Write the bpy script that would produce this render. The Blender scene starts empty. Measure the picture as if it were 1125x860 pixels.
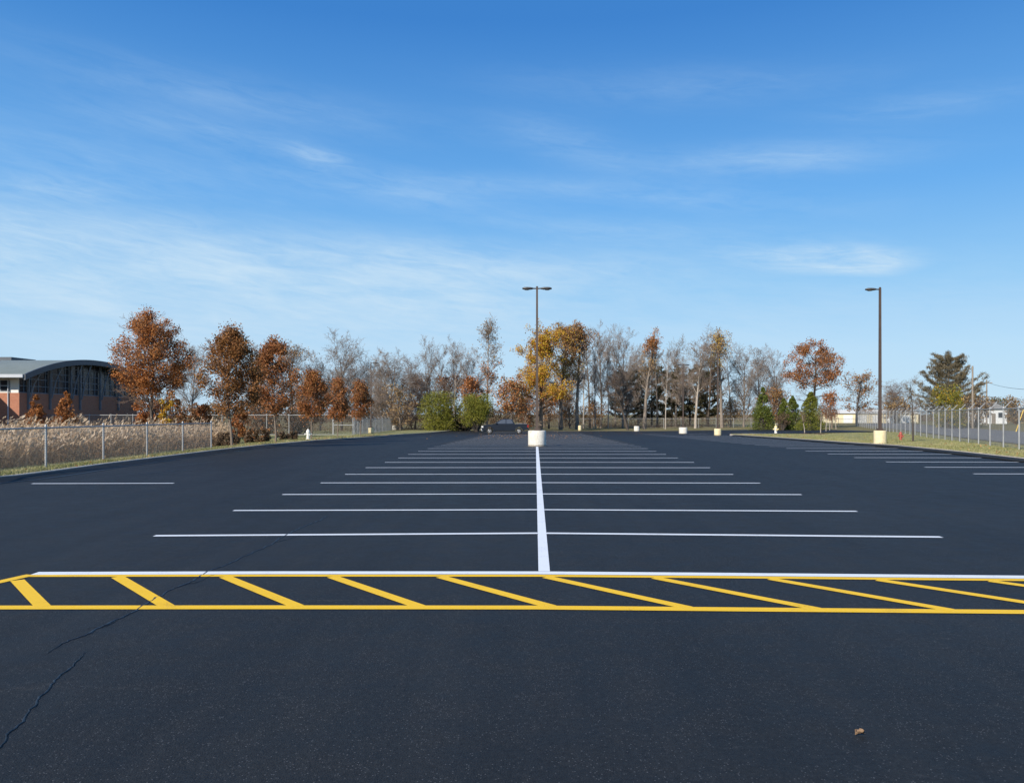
import bpy, math, random
import numpy as np

C = bpy.data.collections.new("place")
bpy.context.scene.collection.children.link(C)
SC = bpy.context.scene
R = math.radians
F, CX, YH, EYE = 845.0, 562.5, 455.0, 1.72      # photo focal length, centre, horizon row, eye height

# ------------------------------------------------------------------ land
def sstep(a, b, x):
    t = np.clip((x - a) / (b - a), 0, 1)
    return t * t * (3 - 2 * t)
def prof(y):                                     # the lot falls gently away towards its far end
    return -0.72 * np.clip((np.asarray(y, float) - 40) / 55.0, 0, 1)
def fence_x(y):                                  # line of the barbed fence on the right
    return 8.65 + .408 * np.minimum(y, 62.0) + .363 * np.maximum(np.asarray(y, float) - 62.0, 0)
def right_z(y): return np.interp(y, [0, 25, 34.4, 62, 135], [.20, .18, .14, -.20, -.33])
def gz(x, y):
    b = prof(y); x = np.asarray(x, float)
    t = np.clip((x - 19.0) / (np.maximum(fence_x(y), 21.5) - 19.0), 0, 1); t = t * t * (3 - 2 * t)
    return b * (1 - t) + right_z(y) * t
def gx(px, d): return (px - CX) / F * d
def gp(px, py, z=0.0):                           # a point on the level near part of the lot
    d = F * (EYE - z) / (py - YH)
    return ((px - CX) / F * d, d)
def axis(d): return 0.10 + 0.0302 * d

# ------------------------------------------------------------------ helpers
def link(o, parent=None):
    C.objects.link(o)
    if parent is not None: o.parent = parent
    return o
def tag(o, label, cat, group=None, kind=None):
    if label: o["label"] = label
    if cat: o["category"] = cat
    if group: o["group"] = group
    if kind: o["kind"] = kind
    return o
def empty(name, loc, rz=0.0):
    o = bpy.data.objects.new(name, None); o.empty_display_size = 0.2
    o.location = loc; o.rotation_euler = (0, 0, rz)
    return link(o)
def np_mesh(name, V, Q, mat, parent=None, smooth=False, tri=False, mats=None, mi=None):
    V = np.asarray(V, np.float32).reshape(-1, 3); k = 3 if tri else 4
    Q = np.asarray(Q, np.int32).reshape(-1, k)
    me = bpy.data.meshes.new(name)
    me.vertices.add(len(V)); me.vertices.foreach_set("co", V.ravel())
    me.loops.add(Q.size); me.loops.foreach_set("vertex_index", Q.ravel())
    me.polygons.add(len(Q))
    me.polygons.foreach_set("loop_start", np.arange(0, Q.size, k, dtype=np.int32))
    me.polygons.foreach_set("loop_total", np.full(len(Q), k, np.int32))
    if smooth: me.polygons.foreach_set("use_smooth", np.ones(len(Q), bool))
    for m in (mats or [mat]): me.materials.append(m)
    if mi is not None: me.polygons.foreach_set("material_index", np.asarray(mi, np.int32))
    me.update(); me.validate()
    return link(bpy.data.objects.new(name, me), parent)

class MB:
    """collects shapes, builds ONE mesh object"""
    def __init__(s): s.v = []; s.f = []
    def add(s, vs, fs):
        n = len(s.v); s.v += [tuple(v) for v in vs]; s.f += [tuple(i + n for i in f) for f in fs]; return s
    def box(s, x0, x1, y0, y1, z0, z1):
        return s.add([(x0,y0,z0),(x1,y0,z0),(x1,y1,z0),(x0,y1,z0),(x0,y0,z1),(x1,y0,z1),(x1,y1,z1),(x0,y1,z1)],
                     [(0,3,2,1),(4,5,6,7),(0,1,5,4),(1,2,6,5),(2,3,7,6),(3,0,4,7)])
    def tube(s, pts, rad, k=8, cap=True):
        P = [np.array(p, float) for p in pts]
        rad = rad if hasattr(rad, "__len__") else [rad] * len(P)
        rings = []; u = None
        for i, p in enumerate(P):
            a = P[min(i + 1, len(P) - 1)] - P[max(i - 1, 0)]; a = a / (np.linalg.norm(a) + 1e-9)
            if u is None: u = np.cross(a, (0, 0, 1) if abs(a[2]) < 0.9 else (1, 0, 0))
            u = u - a * np.dot(u, a); u = u / np.linalg.norm(u); w = np.cross(a, u)
            rings.append([p + rad[i] * (math.cos(t) * u + math.sin(t) * w) for t in [2 * math.pi * (j + .5) / k for j in range(k)]])
        vs = [v for r in rings for v in r]; fs = []
        for i in range(len(P) - 1):
            for j in range(k):
                a, b = i * k + j, i * k + (j + 1) % k
                fs.append((a, b, b + k, a + k))
        if cap: fs += [tuple(range(k - 1, -1, -1)), tuple(range((len(P) - 1) * k, len(P) * k))]
        return s.add(vs, fs)
    def lathe(s, prof_, k=20, c=(0, 0, 0)):
        vs = []; fs = []
        for r, z in prof_:
            for j in range(k):
                t = 2 * math.pi * j / k
                vs.append((c[0] + r * math.cos(t), c[1] + r * math.sin(t), c[2] + z))
        n = len(prof_)
        for i in range(n - 1):
            for j in range(k):
                a, b = i * k + j, i * k + (j + 1) % k
                fs.append((a, b, b + k, a + k))
        fs += [tuple(range(k - 1, -1, -1)), tuple(range((n - 1) * k, n * k))]
        return s.add(vs, fs)
    def prism(s, poly, axis_, a, b):             # polygon in the other two axes, pushed along one axis
        def mk(p, t):
            return {'x': (t, p[0], p[1]), 'y': (p[0], t, p[1]), 'z': (p[0], p[1], t)}[axis_]
        n = len(poly)
        vs = [mk(p, a) for p in poly] + [mk(p, b) for p in poly]
        fs = [tuple(range(n - 1, -1, -1)), tuple(range(n, 2 * n))]
        for i in range(n):
            j = (i + 1) % n; fs.append((i, j, j + n, i + n))
        return s.add(vs, fs)
    def build(s, name, mat, parent=None, smooth=False, bevel=0.0, fix=True):
        import bmesh
        me = bpy.data.meshes.new(name); me.from_pydata(s.v, [], s.f)
        bm = bmesh.new(); bm.from_mesh(me)
        if fix: bmesh.ops.recalc_face_normals(bm, faces=bm.faces[:])
        if bevel: bmesh.ops.bevel(bm, geom=bm.edges[:], offset=bevel, segments=2, affect='EDGES', profile=.6, clamp_overlap=True)
        bm.to_mesh(me); bm.free()
        me.materials.append(mat)
        if smooth:
            me.polygons.foreach_set("use_smooth", np.ones(len(me.polygons), bool))
            try: me.set_sharp_from_angle(angle=R(42))
            except Exception: pass
        me.update()
        return link(bpy.data.objects.new(name, me), parent)

def tubes(P0, P1, R0, R1, k=3):
    P0 = np.asarray(P0, float); P1 = np.asarray(P1, float); N = len(P0)
    R0 = np.broadcast_to(np.asarray(R0, float), (N,)); R1 = np.broadcast_to(np.asarray(R1, float), (N,))
    a = P1 - P0; a /= (np.linalg.norm(a, axis=1, keepdims=True) + 1e-9)
    ref = np.where(np.abs(a[:, 2:3]) < .9, [[0, 0, 1.]], [[1., 0, 0]])
    u = np.cross(a, ref); u /= np.linalg.norm(u, axis=1, keepdims=True); w = np.cross(a, u)
    V = np.zeros((N, 2 * k, 3))
    for j in range(k):
        t = 2 * math.pi * j / k; o = math.cos(t) * u + math.sin(t) * w
        V[:, j] = P0 + o * R0[:, None]; V[:, k + j] = P1 + o * R1[:, None]
    q = np.array([[j, (j + 1) % k, k + (j + 1) % k, k + j] for j in range(k)])
    Q = (np.arange(N) * 2 * k)[:, None, None] + q[None]
    return V.reshape(-1, 3), Q.reshape(-1, 4)

# ------------------------------------------------------------------ materials
def nd(nt, t, **kw):
    n = nt.nodes.new(t)
    for k, v in kw.items(): setattr(n, k, v)
    return n
def ramp(nt, fac, stops, interp='LINEAR'):
    r = nd(nt, 'ShaderNodeValToRGB'); r.color_ramp.interpolation = interp
    e = r.color_ramp.elements
    while len(e) < len(stops): e.new(.5)
    for el, (p, c) in zip(e, stops):
        el.position = p; el.color = (*c, 1) if len(c) == 3 else c
    nt.links.new(fac, r.inputs[0]); return r.outputs[0]
def noise(nt, scale, detail=4, rough=.55, vec=None, dist=0.0):
    n = nd(nt, 'ShaderNodeTexNoise'); n.inputs['Scale'].default_value = scale
    n.inputs['Detail'].default_value = detail; n.inputs['Roughness'].default_value = rough
    n.inputs['Distortion'].default_value = dist
    if vec is not None: nt.links.new(vec, n.inputs['Vector'])
    return n.outputs[0]
def math_(nt, op, a, b=None, c=None, clamp=False):
    m = nd(nt, 'ShaderNodeMath', operation=op, use_clamp=clamp)
    for i, v in enumerate((a, b, c)):
        if v is None: continue
        if isinstance(v, (int, float)): m.inputs[i].default_value = v
        else: nt.links.new(v, m.inputs[i])
    return m.outputs[0]
def mixc(nt, fac, a, b, blend='MIX'):
    m = nd(nt, 'ShaderNodeMix', data_type='RGBA', blend_type=blend)
    for s, v in ((m.inputs[0], fac), (m.inputs[6], a), (m.inputs[7], b)):
        if isinstance(v, (int, float)): s.default_value = v
        elif isinstance(v, tuple): s.default_value = (*v, 1) if len(v) == 3 else v
        else: nt.links.new(v, s)
    return m.outputs[2]
def new_mat(name):
    m = bpy.data.materials.new(name); m.use_nodes = True
    nt = m.node_tree; return m, nt, nt.nodes['Principled BSDF']
def pos(nt): return nd(nt, 'ShaderNodeNewGeometry').outputs['Position']
def obj_co(nt): return nd(nt, 'ShaderNodeTexCoord').outputs['Object']
def bump(nt, b, h, strength=.3, dist=.01):
    n = nd(nt, 'ShaderNodeBump'); n.inputs['Strength'].default_value = strength; n.inputs['Distance'].default_value = dist
    nt.links.new(h, n.inputs['Height']); nt.links.new(n.outputs[0], b.inputs['Normal'])
def simple(name, c1, c2=None, scale=4.0, rough=.6, metal=0.0, bmp=0.0, bscale=30.0, spec=.5, co='obj', coat=0.0):
    m, nt, b = new_mat(name)
    v = obj_co(nt) if co == 'obj' else pos(nt)
    c2 = c2 or tuple(min(1, x * 1.25) for x in c1)
    nt.links.new(ramp(nt, noise(nt, scale, 5, .6, v), [(.3, c1), (.7, c2)]), b.inputs['Base Color'])
    b.inputs['Roughness'].default_value = rough; b.inputs['Metallic'].default_value = metal
    b.inputs['Specular IOR Level'].default_value = spec; b.inputs['Coat Weight'].default_value = coat
    if bmp: bump(nt, b, noise(nt, bscale, 4, .6, v), bmp)
    return m
def leafm(name, cols, trans=.25, patch=.5, rough=.6):
    """leaf colour varies leaf by leaf and clump by clump; leaves let some light through"""
    m, nt, b = new_mat(name)
    rnd = nd(nt, 'ShaderNodeNewGeometry').outputs['Random Per Island']
    n = noise(nt, patch, 2, .5, obj_co(nt))
    f = math_(nt, 'ADD', math_(nt, 'MULTIPLY', rnd, .55), math_(nt, 'MULTIPLY', math_(nt, 'SUBTRACT', n, .25), .9), clamp=True)
    k = len(cols); col = ramp(nt, f, [(.12 + .76 * i / max(1, k - 1), c) for i, c in enumerate(cols)])
    nt.links.new(col, b.inputs['Base Color']); b.inputs['Roughness'].default_value = rough
    b.inputs['Specular IOR Level'].default_value = .25
    t = nd(nt, 'ShaderNodeBsdfTranslucent'); nt.links.new(col, t.inputs[0])
    mx = nd(nt, 'ShaderNodeMixShader'); mx.inputs[0].default_value = trans
    nt.links.new(b.outputs[0], mx.inputs[1]); nt.links.new(t.outputs[0], mx.inputs[2])
    nt.links.new(mx.outputs[0], nt.nodes['Material Output'].inputs[0])
    return m

def mat_asphalt():
    m, nt, b = new_mat("sealcoated_asphalt"); p = pos(nt)
    big = noise(nt, .35, 4, .6, p); mid = noise(nt, 3.0, 5, .65, p); fine = noise(nt, 90, 3, .7, p)
    base = ramp(nt, math_(nt, 'ADD', math_(nt, 'MULTIPLY', big, .5), math_(nt, 'MULTIPLY', mid, .5)),
                [(.33, (.0120, .0130, .0136)), (.67, (.0195, .0206, .0214))])
    mp = nd(nt, 'ShaderNodeMapping'); mp.inputs['Scale'].default_value = (1.0, .055, 1.0); mp.inputs['Rotation'].default_value = (0, 0, .03); nt.links.new(p, mp.inputs[0])
    lane = noise(nt, 1.7, 4, .6, mp.outputs[0], .2)          # faint lengthwise wear of the squeegee passes and wheels
    base = mixc(nt, 1.0, base, ramp(nt, lane, [(.30, (.80,) * 3), (.52, (1.0,) * 3), (.72, (1.22, 1.20, 1.17))]), 'MULTIPLY')
    grain = noise(nt, 26, 4, .75, p)
    base = mixc(nt, 1.0, base, ramp(nt, grain, [(.30, (.66,) * 3), (.5, (1.0,) * 3), (.72, (1.45,) * 3)]), 'MULTIPLY')
    mp2 = nd(nt, 'ShaderNodeMapping'); mp2.inputs['Scale'].default_value = (.35, 2.2, 1.0); mp2.inputs['Rotation'].default_value = (0, 0, .4); nt.links.new(p, mp2.inputs[0])
    scuff = ramp(nt, math_(nt, 'MULTIPLY', noise(nt, .9, 6, .75, mp2.outputs[0], .8), noise(nt, 14, 3, .7, p)), [(.33, (0, 0, 0)), (.43, (1, 1, 1))])
    base = mixc(nt, math_(nt, 'MULTIPLY', scuff, .30), base, (.075, .073, .070))
    vo = nd(nt, 'ShaderNodeTexVoronoi'); vo.inputs['Scale'].default_value = 95; nt.links.new(p, vo.inputs['Vector'])
    sep = nd(nt, 'ShaderNodeSeparateColor'); nt.links.new(vo.outputs['Color'], sep.inputs[0])
    core = math_(nt, 'LESS_THAN', vo.outputs['Distance'], .36)
    few = math_(nt, 'GREATER_THAN', math_(nt, 'ADD', sep.outputs[0], math_(nt, 'MULTIPLY', math_(nt, 'SUBTRACT', mid, .5), .5)), .91)
    speck = math_(nt, 'MULTIPLY', core, few)
    col = mixc(nt, math_(nt, 'MULTIPLY', speck, .6), base, (.135, .138, .145))
    pit = math_(nt, 'MULTIPLY', core, math_(nt, 'LESS_THAN', sep.outputs[1], .12))
    col = mixc(nt, math_(nt, 'MULTIPLY', pit, .6), col, (.006, .007, .009))
    nt.links.new(col, b.inputs['Base Color'])
    nt.links.new(ramp(nt, mid, [(.3, (.58,) * 3), (.7, (.72,) * 3)]), b.inputs['Roughness'])
    b.inputs['Specular IOR Level'].default_value = .26
    h = math_(nt, 'ADD', math_(nt, 'MULTIPLY', vo.outputs['Distance'], -.8), math_(nt, 'MULTIPLY', fine, .7))
    bump(nt, b, h, .55, .006)
    return m
def mat_grass(name, stops, sc=.6):
    m, nt, b = new_mat(name); p = pos(nt)
    f = math_(nt, 'ADD', math_(nt, 'MULTIPLY', noise(nt, sc, 5, .6, p), .65), math_(nt, 'MULTIPLY', noise(nt, 9, 5, .75, p), .35))
    nt.links.new(ramp(nt, f, stops), b.inputs['Base Color']); b.inputs['Roughness'].default_value = .9
    b.inputs['Specular IOR Level'].default_value = .1
    bump(nt, b, noise(nt, 25, 5, .7, p), .9, .06)
    return m
def mat_paint(name, col, worn):
    m, nt, b = new_mat(name); p = pos(nt)
    w = math_(nt, 'ADD', math_(nt, 'MULTIPLY', noise(nt, 60, 4, .7, p), .6), math_(nt, 'MULTIPLY', noise(nt, 2.5, 3, .6, p), .4))
    nt.links.new(ramp(nt, w, [(.33, worn), (.45, col)]), b.inputs['Base Color'])
    b.inputs['Roughness'].default_value = .6
    bump(nt, b, noise(nt, 110, 3, .7, p), .35, .004)
    return m
def mat_brick():
    m, nt, b = new_mat("red_brick"); co = pos(nt)
    sep = nd(nt, 'ShaderNodeSeparateXYZ'); nt.links.new(co, sep.inputs[0])
    cmb = nd(nt, 'ShaderNodeCombineXYZ')
    nt.links.new(math_(nt, 'ADD', sep.outputs[0], sep.outputs[1]), cmb.inputs[0]); nt.links.new(sep.outputs[2], cmb.inputs[1])
    br = nd(nt, 'ShaderNodeTexBrick'); nt.links.new(cmb.outputs[0], br.inputs[0])
    for k, v in (('Scale', 1.0), ('Mortar Size', .008), ('Brick Width', .22), ('Row Height', .075)): br.inputs[k].default_value = v
    br.inputs['Color1'].default_value = (.34, .105, .048, 1); br.inputs['Color2'].default_value = (.42, .145, .07, 1); br.inputs['Mortar'].default_value = (.36, .25, .19, 1)
    nt.links.new(br.outputs[0], b.inputs['Base Color']); b.inputs['Roughness'].default_value = .85
    return m
def mat_roof():
    m, nt, b = new_mat("seamed_metal_roof"); co = pos(nt)
    w = nd(nt, 'ShaderNodeTexWave', wave_type='BANDS', bands_direction='X'); w.inputs['Scale'].default_value = .8; w.inputs['Distortion'].default_value = 0
    nt.links.new(co, w.inputs[0])
    nt.links.new(ramp(nt, noise(nt, .4, 4, .6, co), [(.3, (.19, .21, .17)), (.7, (.25, .265, .22))]), b.inputs['Base Color'])
    b.inputs['Roughness'].default_value = .5; b.inputs['Metallic'].default_value = .1
    bump(nt, b, math_(nt, 'POWER', w.outputs[0], 12), .5, .03)
    return m

M = {}
M['asphalt'] = mat_asphalt()
M['old_asphalt'] = simple("old_grey_asphalt", (.028, .031, .036), (.042, .046, .052), .7, .9, bmp=.4, bscale=60, spec=.2, co='pos')
M['crack'] = simple("crack_sealer_and_shade", (.006, .007, .009), (.011, .012, .015), 9, .45, bmp=.3, co='pos')  # sealer black, also the colour of the painted shadow strip along the kerb
M['white_paint'] = mat_paint("white_line_paint", (.78, .80, .82), (.45, .46, .48))
M['yellow_paint'] = mat_paint("yellow_line_paint", (.92, .54, .002), (.62, .35, .01))
M['verge'] = mat_grass("verge_grass", [(.22, (.13, .12, .04)), (.42, (.23, .225, .09)), (.60, (.31, .285, .14)), (.8, (.38, .31, .18))])
M['field'] = mat_grass("field_grass", [(.25, (.12, .11, .045)), (.5, (.21, .18, .085)), (.75, (.30, .24, .13))], .12)
M['soil'] = mat_grass("reed_bed_soil", [(.3, (.05, .038, .025)), (.7, (.12, .09, .055))])
M['blade'] = leafm("grass_blades", [(.16, .18, .045), (.26, .255, .09), (.34, .31, .15), (.42, .36, .20)], .2, .3)
M['kerb'] = simple("kerb_concrete", (.42, .37, .31), (.55, .49, .42), 3, .85, bmp=.3, co='pos')
M['tarred_kerb'] = simple("kerb_asphalt", (.02, .022, .025), (.04, .04, .042), 3, .8, bmp=.3, co='pos')
M['road'] = simple("road_asphalt", (.155, .148, .14), (.20, .19, .18), .5, .9, spec=.2, co='pos')
M['pale_walk'] = simple("pale_concrete", (.38, .37, .35), (.50, .48, .45), .8, .85, co='pos')
M['galv'] = simple("galvanised_steel", (.31, .31, .305), (.44, .44, .43), 3, .5, .35)
M['wire'] = simple("fence_wire", (.27, .27, .265), (.36, .36, .35), 3, .5, .3)
M['bronze'] = simple("bronze_pole_paint", (.060, .040, .030), (.085, .058, .044), 2, .55)
M['lamp_grey'] = simple("lamp_head_paint", (.055, .052, .050), (.085, .08, .076), 5, .42)
M['lens'] = simple("lamp_lens", (.10, .10, .10), (.16, .16, .16), 5, .25)
def concrete(name, c, c2, grime):
    m, nt, b = new_mat(name); v = obj_co(nt)
    mp = nd(nt, 'ShaderNodeMapping'); mp.inputs['Scale'].default_value = (3.0, 3.0, .55); nt.links.new(v, mp.inputs[0])
    run = noise(nt, 3.2, 6, .7, mp.outputs[0], .3); blot = noise(nt, 5.5, 6, .75, v)
    col = ramp(nt, blot, [(.35, c), (.65, c2)])
    col = mixc(nt, ramp(nt, run, [(.52, (0, 0, 0)), (.72, (.75,) * 3)]), col, grime)
    sp = nd(nt, 'ShaderNodeSeparateXYZ'); nt.links.new(v, sp.inputs[0])
    foot = math_(nt, 'MULTIPLY', math_(nt, 'LESS_THAN', math_(nt, 'ADD', sp.outputs[2], math_(nt, 'MULTIPLY', blot, -.16)), .0), .75)
    col = mixc(nt, foot, col, tuple(x * .45 for x in grime))         # splashed tar along the foot
    nt.links.new(col, b.inputs['Base Color']); b.inputs['Roughness'].default_value = .85; b.inputs['Specular IOR Level'].default_value = .2
    bump(nt, b, noise(nt, 24, 5, .7, v), .5, .02); return m
M['base_white'] = concrete("painted_concrete_white", (.54, .505, .43), (.70, .67, .595), (.40, .32, .235))
M['base_yellow'] = concrete("painted_concrete_cream", (.60, .50, .29), (.73, .63, .41), (.47, .36, .20))
M['bark_grey'] = simple("grey_bark", (.15, .12, .095), (.26, .215, .175), 2.5, .9, bmp=.5)
M['bark_pale'] = simple("pale_bark", (.28, .235, .19), (.42, .365, .31), 2.5, .9, bmp=.4)
M['bark_dark'] = simple("dark_bark", (.045, .036, .030), (.085, .068, .055), 2.5, .9, bmp=.5)
M['bark_brown'] = simple("brown_bark", (.13, .10, .075), (.22, .17, .13), 2.5, .9, bmp=.5)
M['twig'] = simple("grey_twigs", (.19, .145, .112), (.30, .235, .19), .5, .9)
M['twig_brown'] = simple("brown_twigs", (.14, .09, .06), (.23, .155, .11), .5, .9)
M['orange'] = leafm("orange_leaves", [(.19, .068, .022), (.35, .125, .034), (.45, .18, .052), (.52, .27, .10)])
M['rust'] = leafm("rust_leaves", [(.15, .068, .027), (.28, .118, .040), (.37, .165, .058), (.27, .16, .06)])
M['brownleaf'] = leafm("brown_leaves", [(.13, .075, .022), (.23, .10, .03), (.32, .14, .045), (.20, .14, .045)])
M['redleaf'] = leafm("red_orange_leaves", [(.24, .080, .030), (.36, .135, .045), (.43, .20, .075)])
M['yellow'] = leafm("yellow_leaves", [(.38, .17, .025), (.54, .31, .03), (.62, .40, .04), (.46, .36, .05)])
M['tan'] = leafm("tan_leaves", [(.24, .15, .075), (.34, .22, .10), (.42, .28, .12)])
M['hedge'] = leafm("yellow_green_foliage", [(.07, .080, .012), (.15, .16, .022), (.23, .22, .03), (.28, .24, .04)], .2, .9)
M['spruce'] = leafm("green_needles", [(.050, .072, .012), (.10, .125, .020), (.16, .17, .03)], .15, .9)
M['pine'] = leafm("dark_pine_needles", [(.040, .040, .018), (.080, .070, .032), (.12, .10, .055)], .15, .6)
M['pale_pine'] = leafm("grey_pine_needles", [(.08, .070, .038), (.16, .13, .075), (.25, .20, .13)], .15, .6)
M['reed'] = leafm("dry_reeds", [(.17, .095, .045), (.33, .205, .105), (.44, .30, .17), (.54, .41, .27)], .2, .25)
M['plume'] = leafm("reed_plumes", [(.36, .25, .15), (.52, .39, .26), (.62, .50, .37)], .3, .3)
M['brush'] = leafm("brown_brush", [(.07, .045, .028), (.13, .085, .05), (.19, .13, .08)], .15, .6)
M['litter'] = leafm("fallen_leaves", [(.18, .08, .03), (.32, .15, .05), (.42, .25, .09)], .1, .5)
M['mulch'] = simple("bark_mulch", (.07, .035, .02), (.14, .07, .04), 6, .95, bmp=.6, co='pos')
M['brick'] = mat_brick(); M['roof'] = mat_roof()
M['fascia'] = simple("dark_blue_fascia", (.055, .065, .080), (.07, .08, .095), 1, .5)
M['panel'] = simple("off_white_panel", (.68, .65, .58), (.76, .73, .66), 1, .6)
M['steel_white'] = simple("white_painted_steel", (.40, .42, .45), (.50, .52, .54), 1, .45)
M['steel_blue'] = simple("blue_grey_painted_steel", (.13, .15, .175), (.18, .20, .23), 1, .5)
M['glass'] = simple("dark_window_glass", (.014, .019, .026), (.024, .030, .040), .3, .22, spec=.4)
M['car_glass'] = simple("car_window_glass", (.06, .07, .085), (.09, .10, .12), 1, .06, spec=.7)
M['car_paint'] = simple("black_car_paint", (.009, .012, .019), (.012, .016, .025), 1, .28, spec=.4, coat=.35)
M['black'] = simple("black_plastic", (.012, .012, .013), (.02, .02, .02), 5, .6)
M['rubber'] = simple("tyre_rubber", (.014, .014, .014), (.022, .022, .022), 9, .85)
M['alloy'] = simple("alloy_rim", (.42, .42, .42), (.52, .52, .52), 5, .35, .5)
M['headlamp'] = simple("headlamp_glass", (.62, .62, .60), (.75, .75, .72), 5, .15)
M['tail'] = simple("tail_lamp_red", (.25, .012, .01), (.32, .02, .015), 5, .25)
M['hyd_red'] = simple("faded_red_paint", (.30, .055, .035), (.42, .10, .07), 6, .6)
M['hyd_white'] = simple("white_hydrant_paint", (.68, .66, .60), (.78, .76, .70), 6, .55)
M['hyd_yellow'] = simple("cream_hydrant_paint", (.62, .50, .22), (.72, .60, .32), 6, .55)
M['wood_pole'] = simple("weathered_timber", (.20, .165, .13), (.29, .245, .195), 3, .9, bmp=.4)
M['white_wall'] = simple("white_siding", (.74, .74, .72), (.82, .82, .80), 2, .7)
M['cream_wall'] = simple("cream_siding", (.70, .60, .38), (.78, .68, .46), 2, .7)
M['grey_roof'] = simple("grey_shingles", (.20, .20, .21), (.28, .28, .28), 3, .9)
M['guard'] = simple("yellow_guy_guard", (.75, .45, .03), (.82, .55, .06), 3, .5)
M['dry_leaf'] = simple("dry_brown_leaf", (.17, .10, .055), (.33, .22, .13), 40, .75, bmp=.5, bscale=90)

# ------------------------------------------------------------------ the setting
def grid(name, xs_of_y, ys, zf, mat, nx=None, kind='structure'):
    V = []; nxx = None
    for y in ys:
        xs = xs_of_y(y); nxx = len(xs)
        z = zf(np.asarray(xs), np.full(nxx, y))
        V += [(x, y, zz) for x, zz in zip(xs, np.broadcast_to(z, (nxx,)))]
    Q = []
    for i in range(len(ys) - 1):
        for j in range(nxx - 1):
            a = i * nxx + j; Q.append((a, a + 1, a + 1 + nxx, a + nxx))
    o = np_mesh(name, V, Q, mat, smooth=True); o['kind'] = kind
    return o
xs_g = [-3000, -1200, -500, -250, -140] + list(range(-100, 101, 4)) + [140, 250, 500, 1200, 3000]
ys_g = [-300, -100, -40] + list(range(-20, 150, 4)) + [160, 180, 220, 300, 500, 900, 1800, 4000]
grid("ground", lambda y: xs_g, ys_g, lambda x, y: gz(x, y) - .07, M['field'])

LP = [(15.0, -60), (15.2, -30), (15.6, -20), (16.6, -15.6), (18, -13.6), (19.4, -12.95), (21, -12.85), (23.3, -13.0), (25, -13.1), (34.6, -13.15),
      (41.5, -12.9), (52, -13.2), (69, -12.0), (85, -12.0), (112, -8.6)]
RP = [(-15, 17.6), (10, 17.9), (27.7, 18.5), (33.4, 19.3), (39, 19.75), (46, 20.1), (60, 21.5), (70, 22.3), (82, 23.2), (85.5, 24.2)]
def interp(P, y): return float(np.interp(y, [p[0] for p in P], [p[1] for p in P]))
def leftx(y): return -60.0 if y < 15 else interp(LP, y)
def rightx(y): return interp(RP, y) if y <= 85.5 else (24.2 + (y - 85.5) * 12 if y < 87 else 42.0)
ys_a = sorted(set(list(np.arange(-15, 15, 3)) + [15, 15.2, 15.6, 16.6, 18, 19.4, 21, 23.3, 25, 28, 31, 34.6, 38, 41.5, 46, 52, 56, 60, 65, 70, 76, 82, 85.5, 86.2, 87, 92, 95, 100, 106, 112]))
grid("parking_lot", lambda y: list(np.linspace(leftx(y), rightx(y), 9)), ys_a, lambda x, y: np.where(y > 86, gz(x, y), prof(y)), M['asphalt'])

def strip(name, pts, mat, kind='structure'):     # flat ribbon from (x, y, z, half width vector) rows
    V = []; Q = []
    for i, (a, b) in enumerate(pts):
        V += [a, b]
        if i: Q.append((2 * i - 2, 2 * i - 1, 2 * i + 1, 2 * i))
    return V, Q
def kerb(name, path, mat, w=.16, h=.14, side=1):
    mb = MB(); n = len(path); P = np.array(path, float)
    L = []
    for i in range(n):
        t = P[min(i + 1, n - 1)] - P[max(i - 1, 0)]; t /= np.linalg.norm(t)
        nrm = np.array([t[1], -t[0]]) * side
        z = float(prof(P[i][1]))
        a = P[i]; b = P[i] + nrm * w
        L.append([(a[0], a[1], z - .1), (a[0] + nrm[0] * .02, a[1] + nrm[1] * .02, z + h), (b[0], b[1], z + h), (b[0], b[1], z - .1)])
    vs = [v for r in L for v in r]; fs = []
    for i in range(n - 1):
        for j in range(4):
            a, b = i * 4 + j, i * 4 + (j + 1) % 4; fs.append((a, b, b + 4, a + 4))
    fs += [(0, 1, 2, 3), tuple((n - 1) * 4 + k for k in (3, 2, 1, 0))]
    o = mb.add(vs, fs).build(name, mat); o['kind'] = 'structure'; return o
def dense(P, n=90):
    a = np.array(P, float); s = np.concatenate([[0], np.cumsum(np.linalg.norm(np.diff(a, axis=0), axis=1))])
    t = np.linspace(0, s[-1], n); return [(float(np.interp(q, s, a[:, 0])), float(np.interp(q, s, a[:, 1]))) for q in t]
kl = dense([(x, y) for y, x in LP]); kr = dense([(x, y) for y, x in RP] + [(25.5, 86.6), (28, 87), (45, 87.4)])
kerb("kerb", kl, M['kerb'], side=-1, w=.19); kerb("kerb", kr, M['kerb'], side=1, w=.13)
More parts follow.
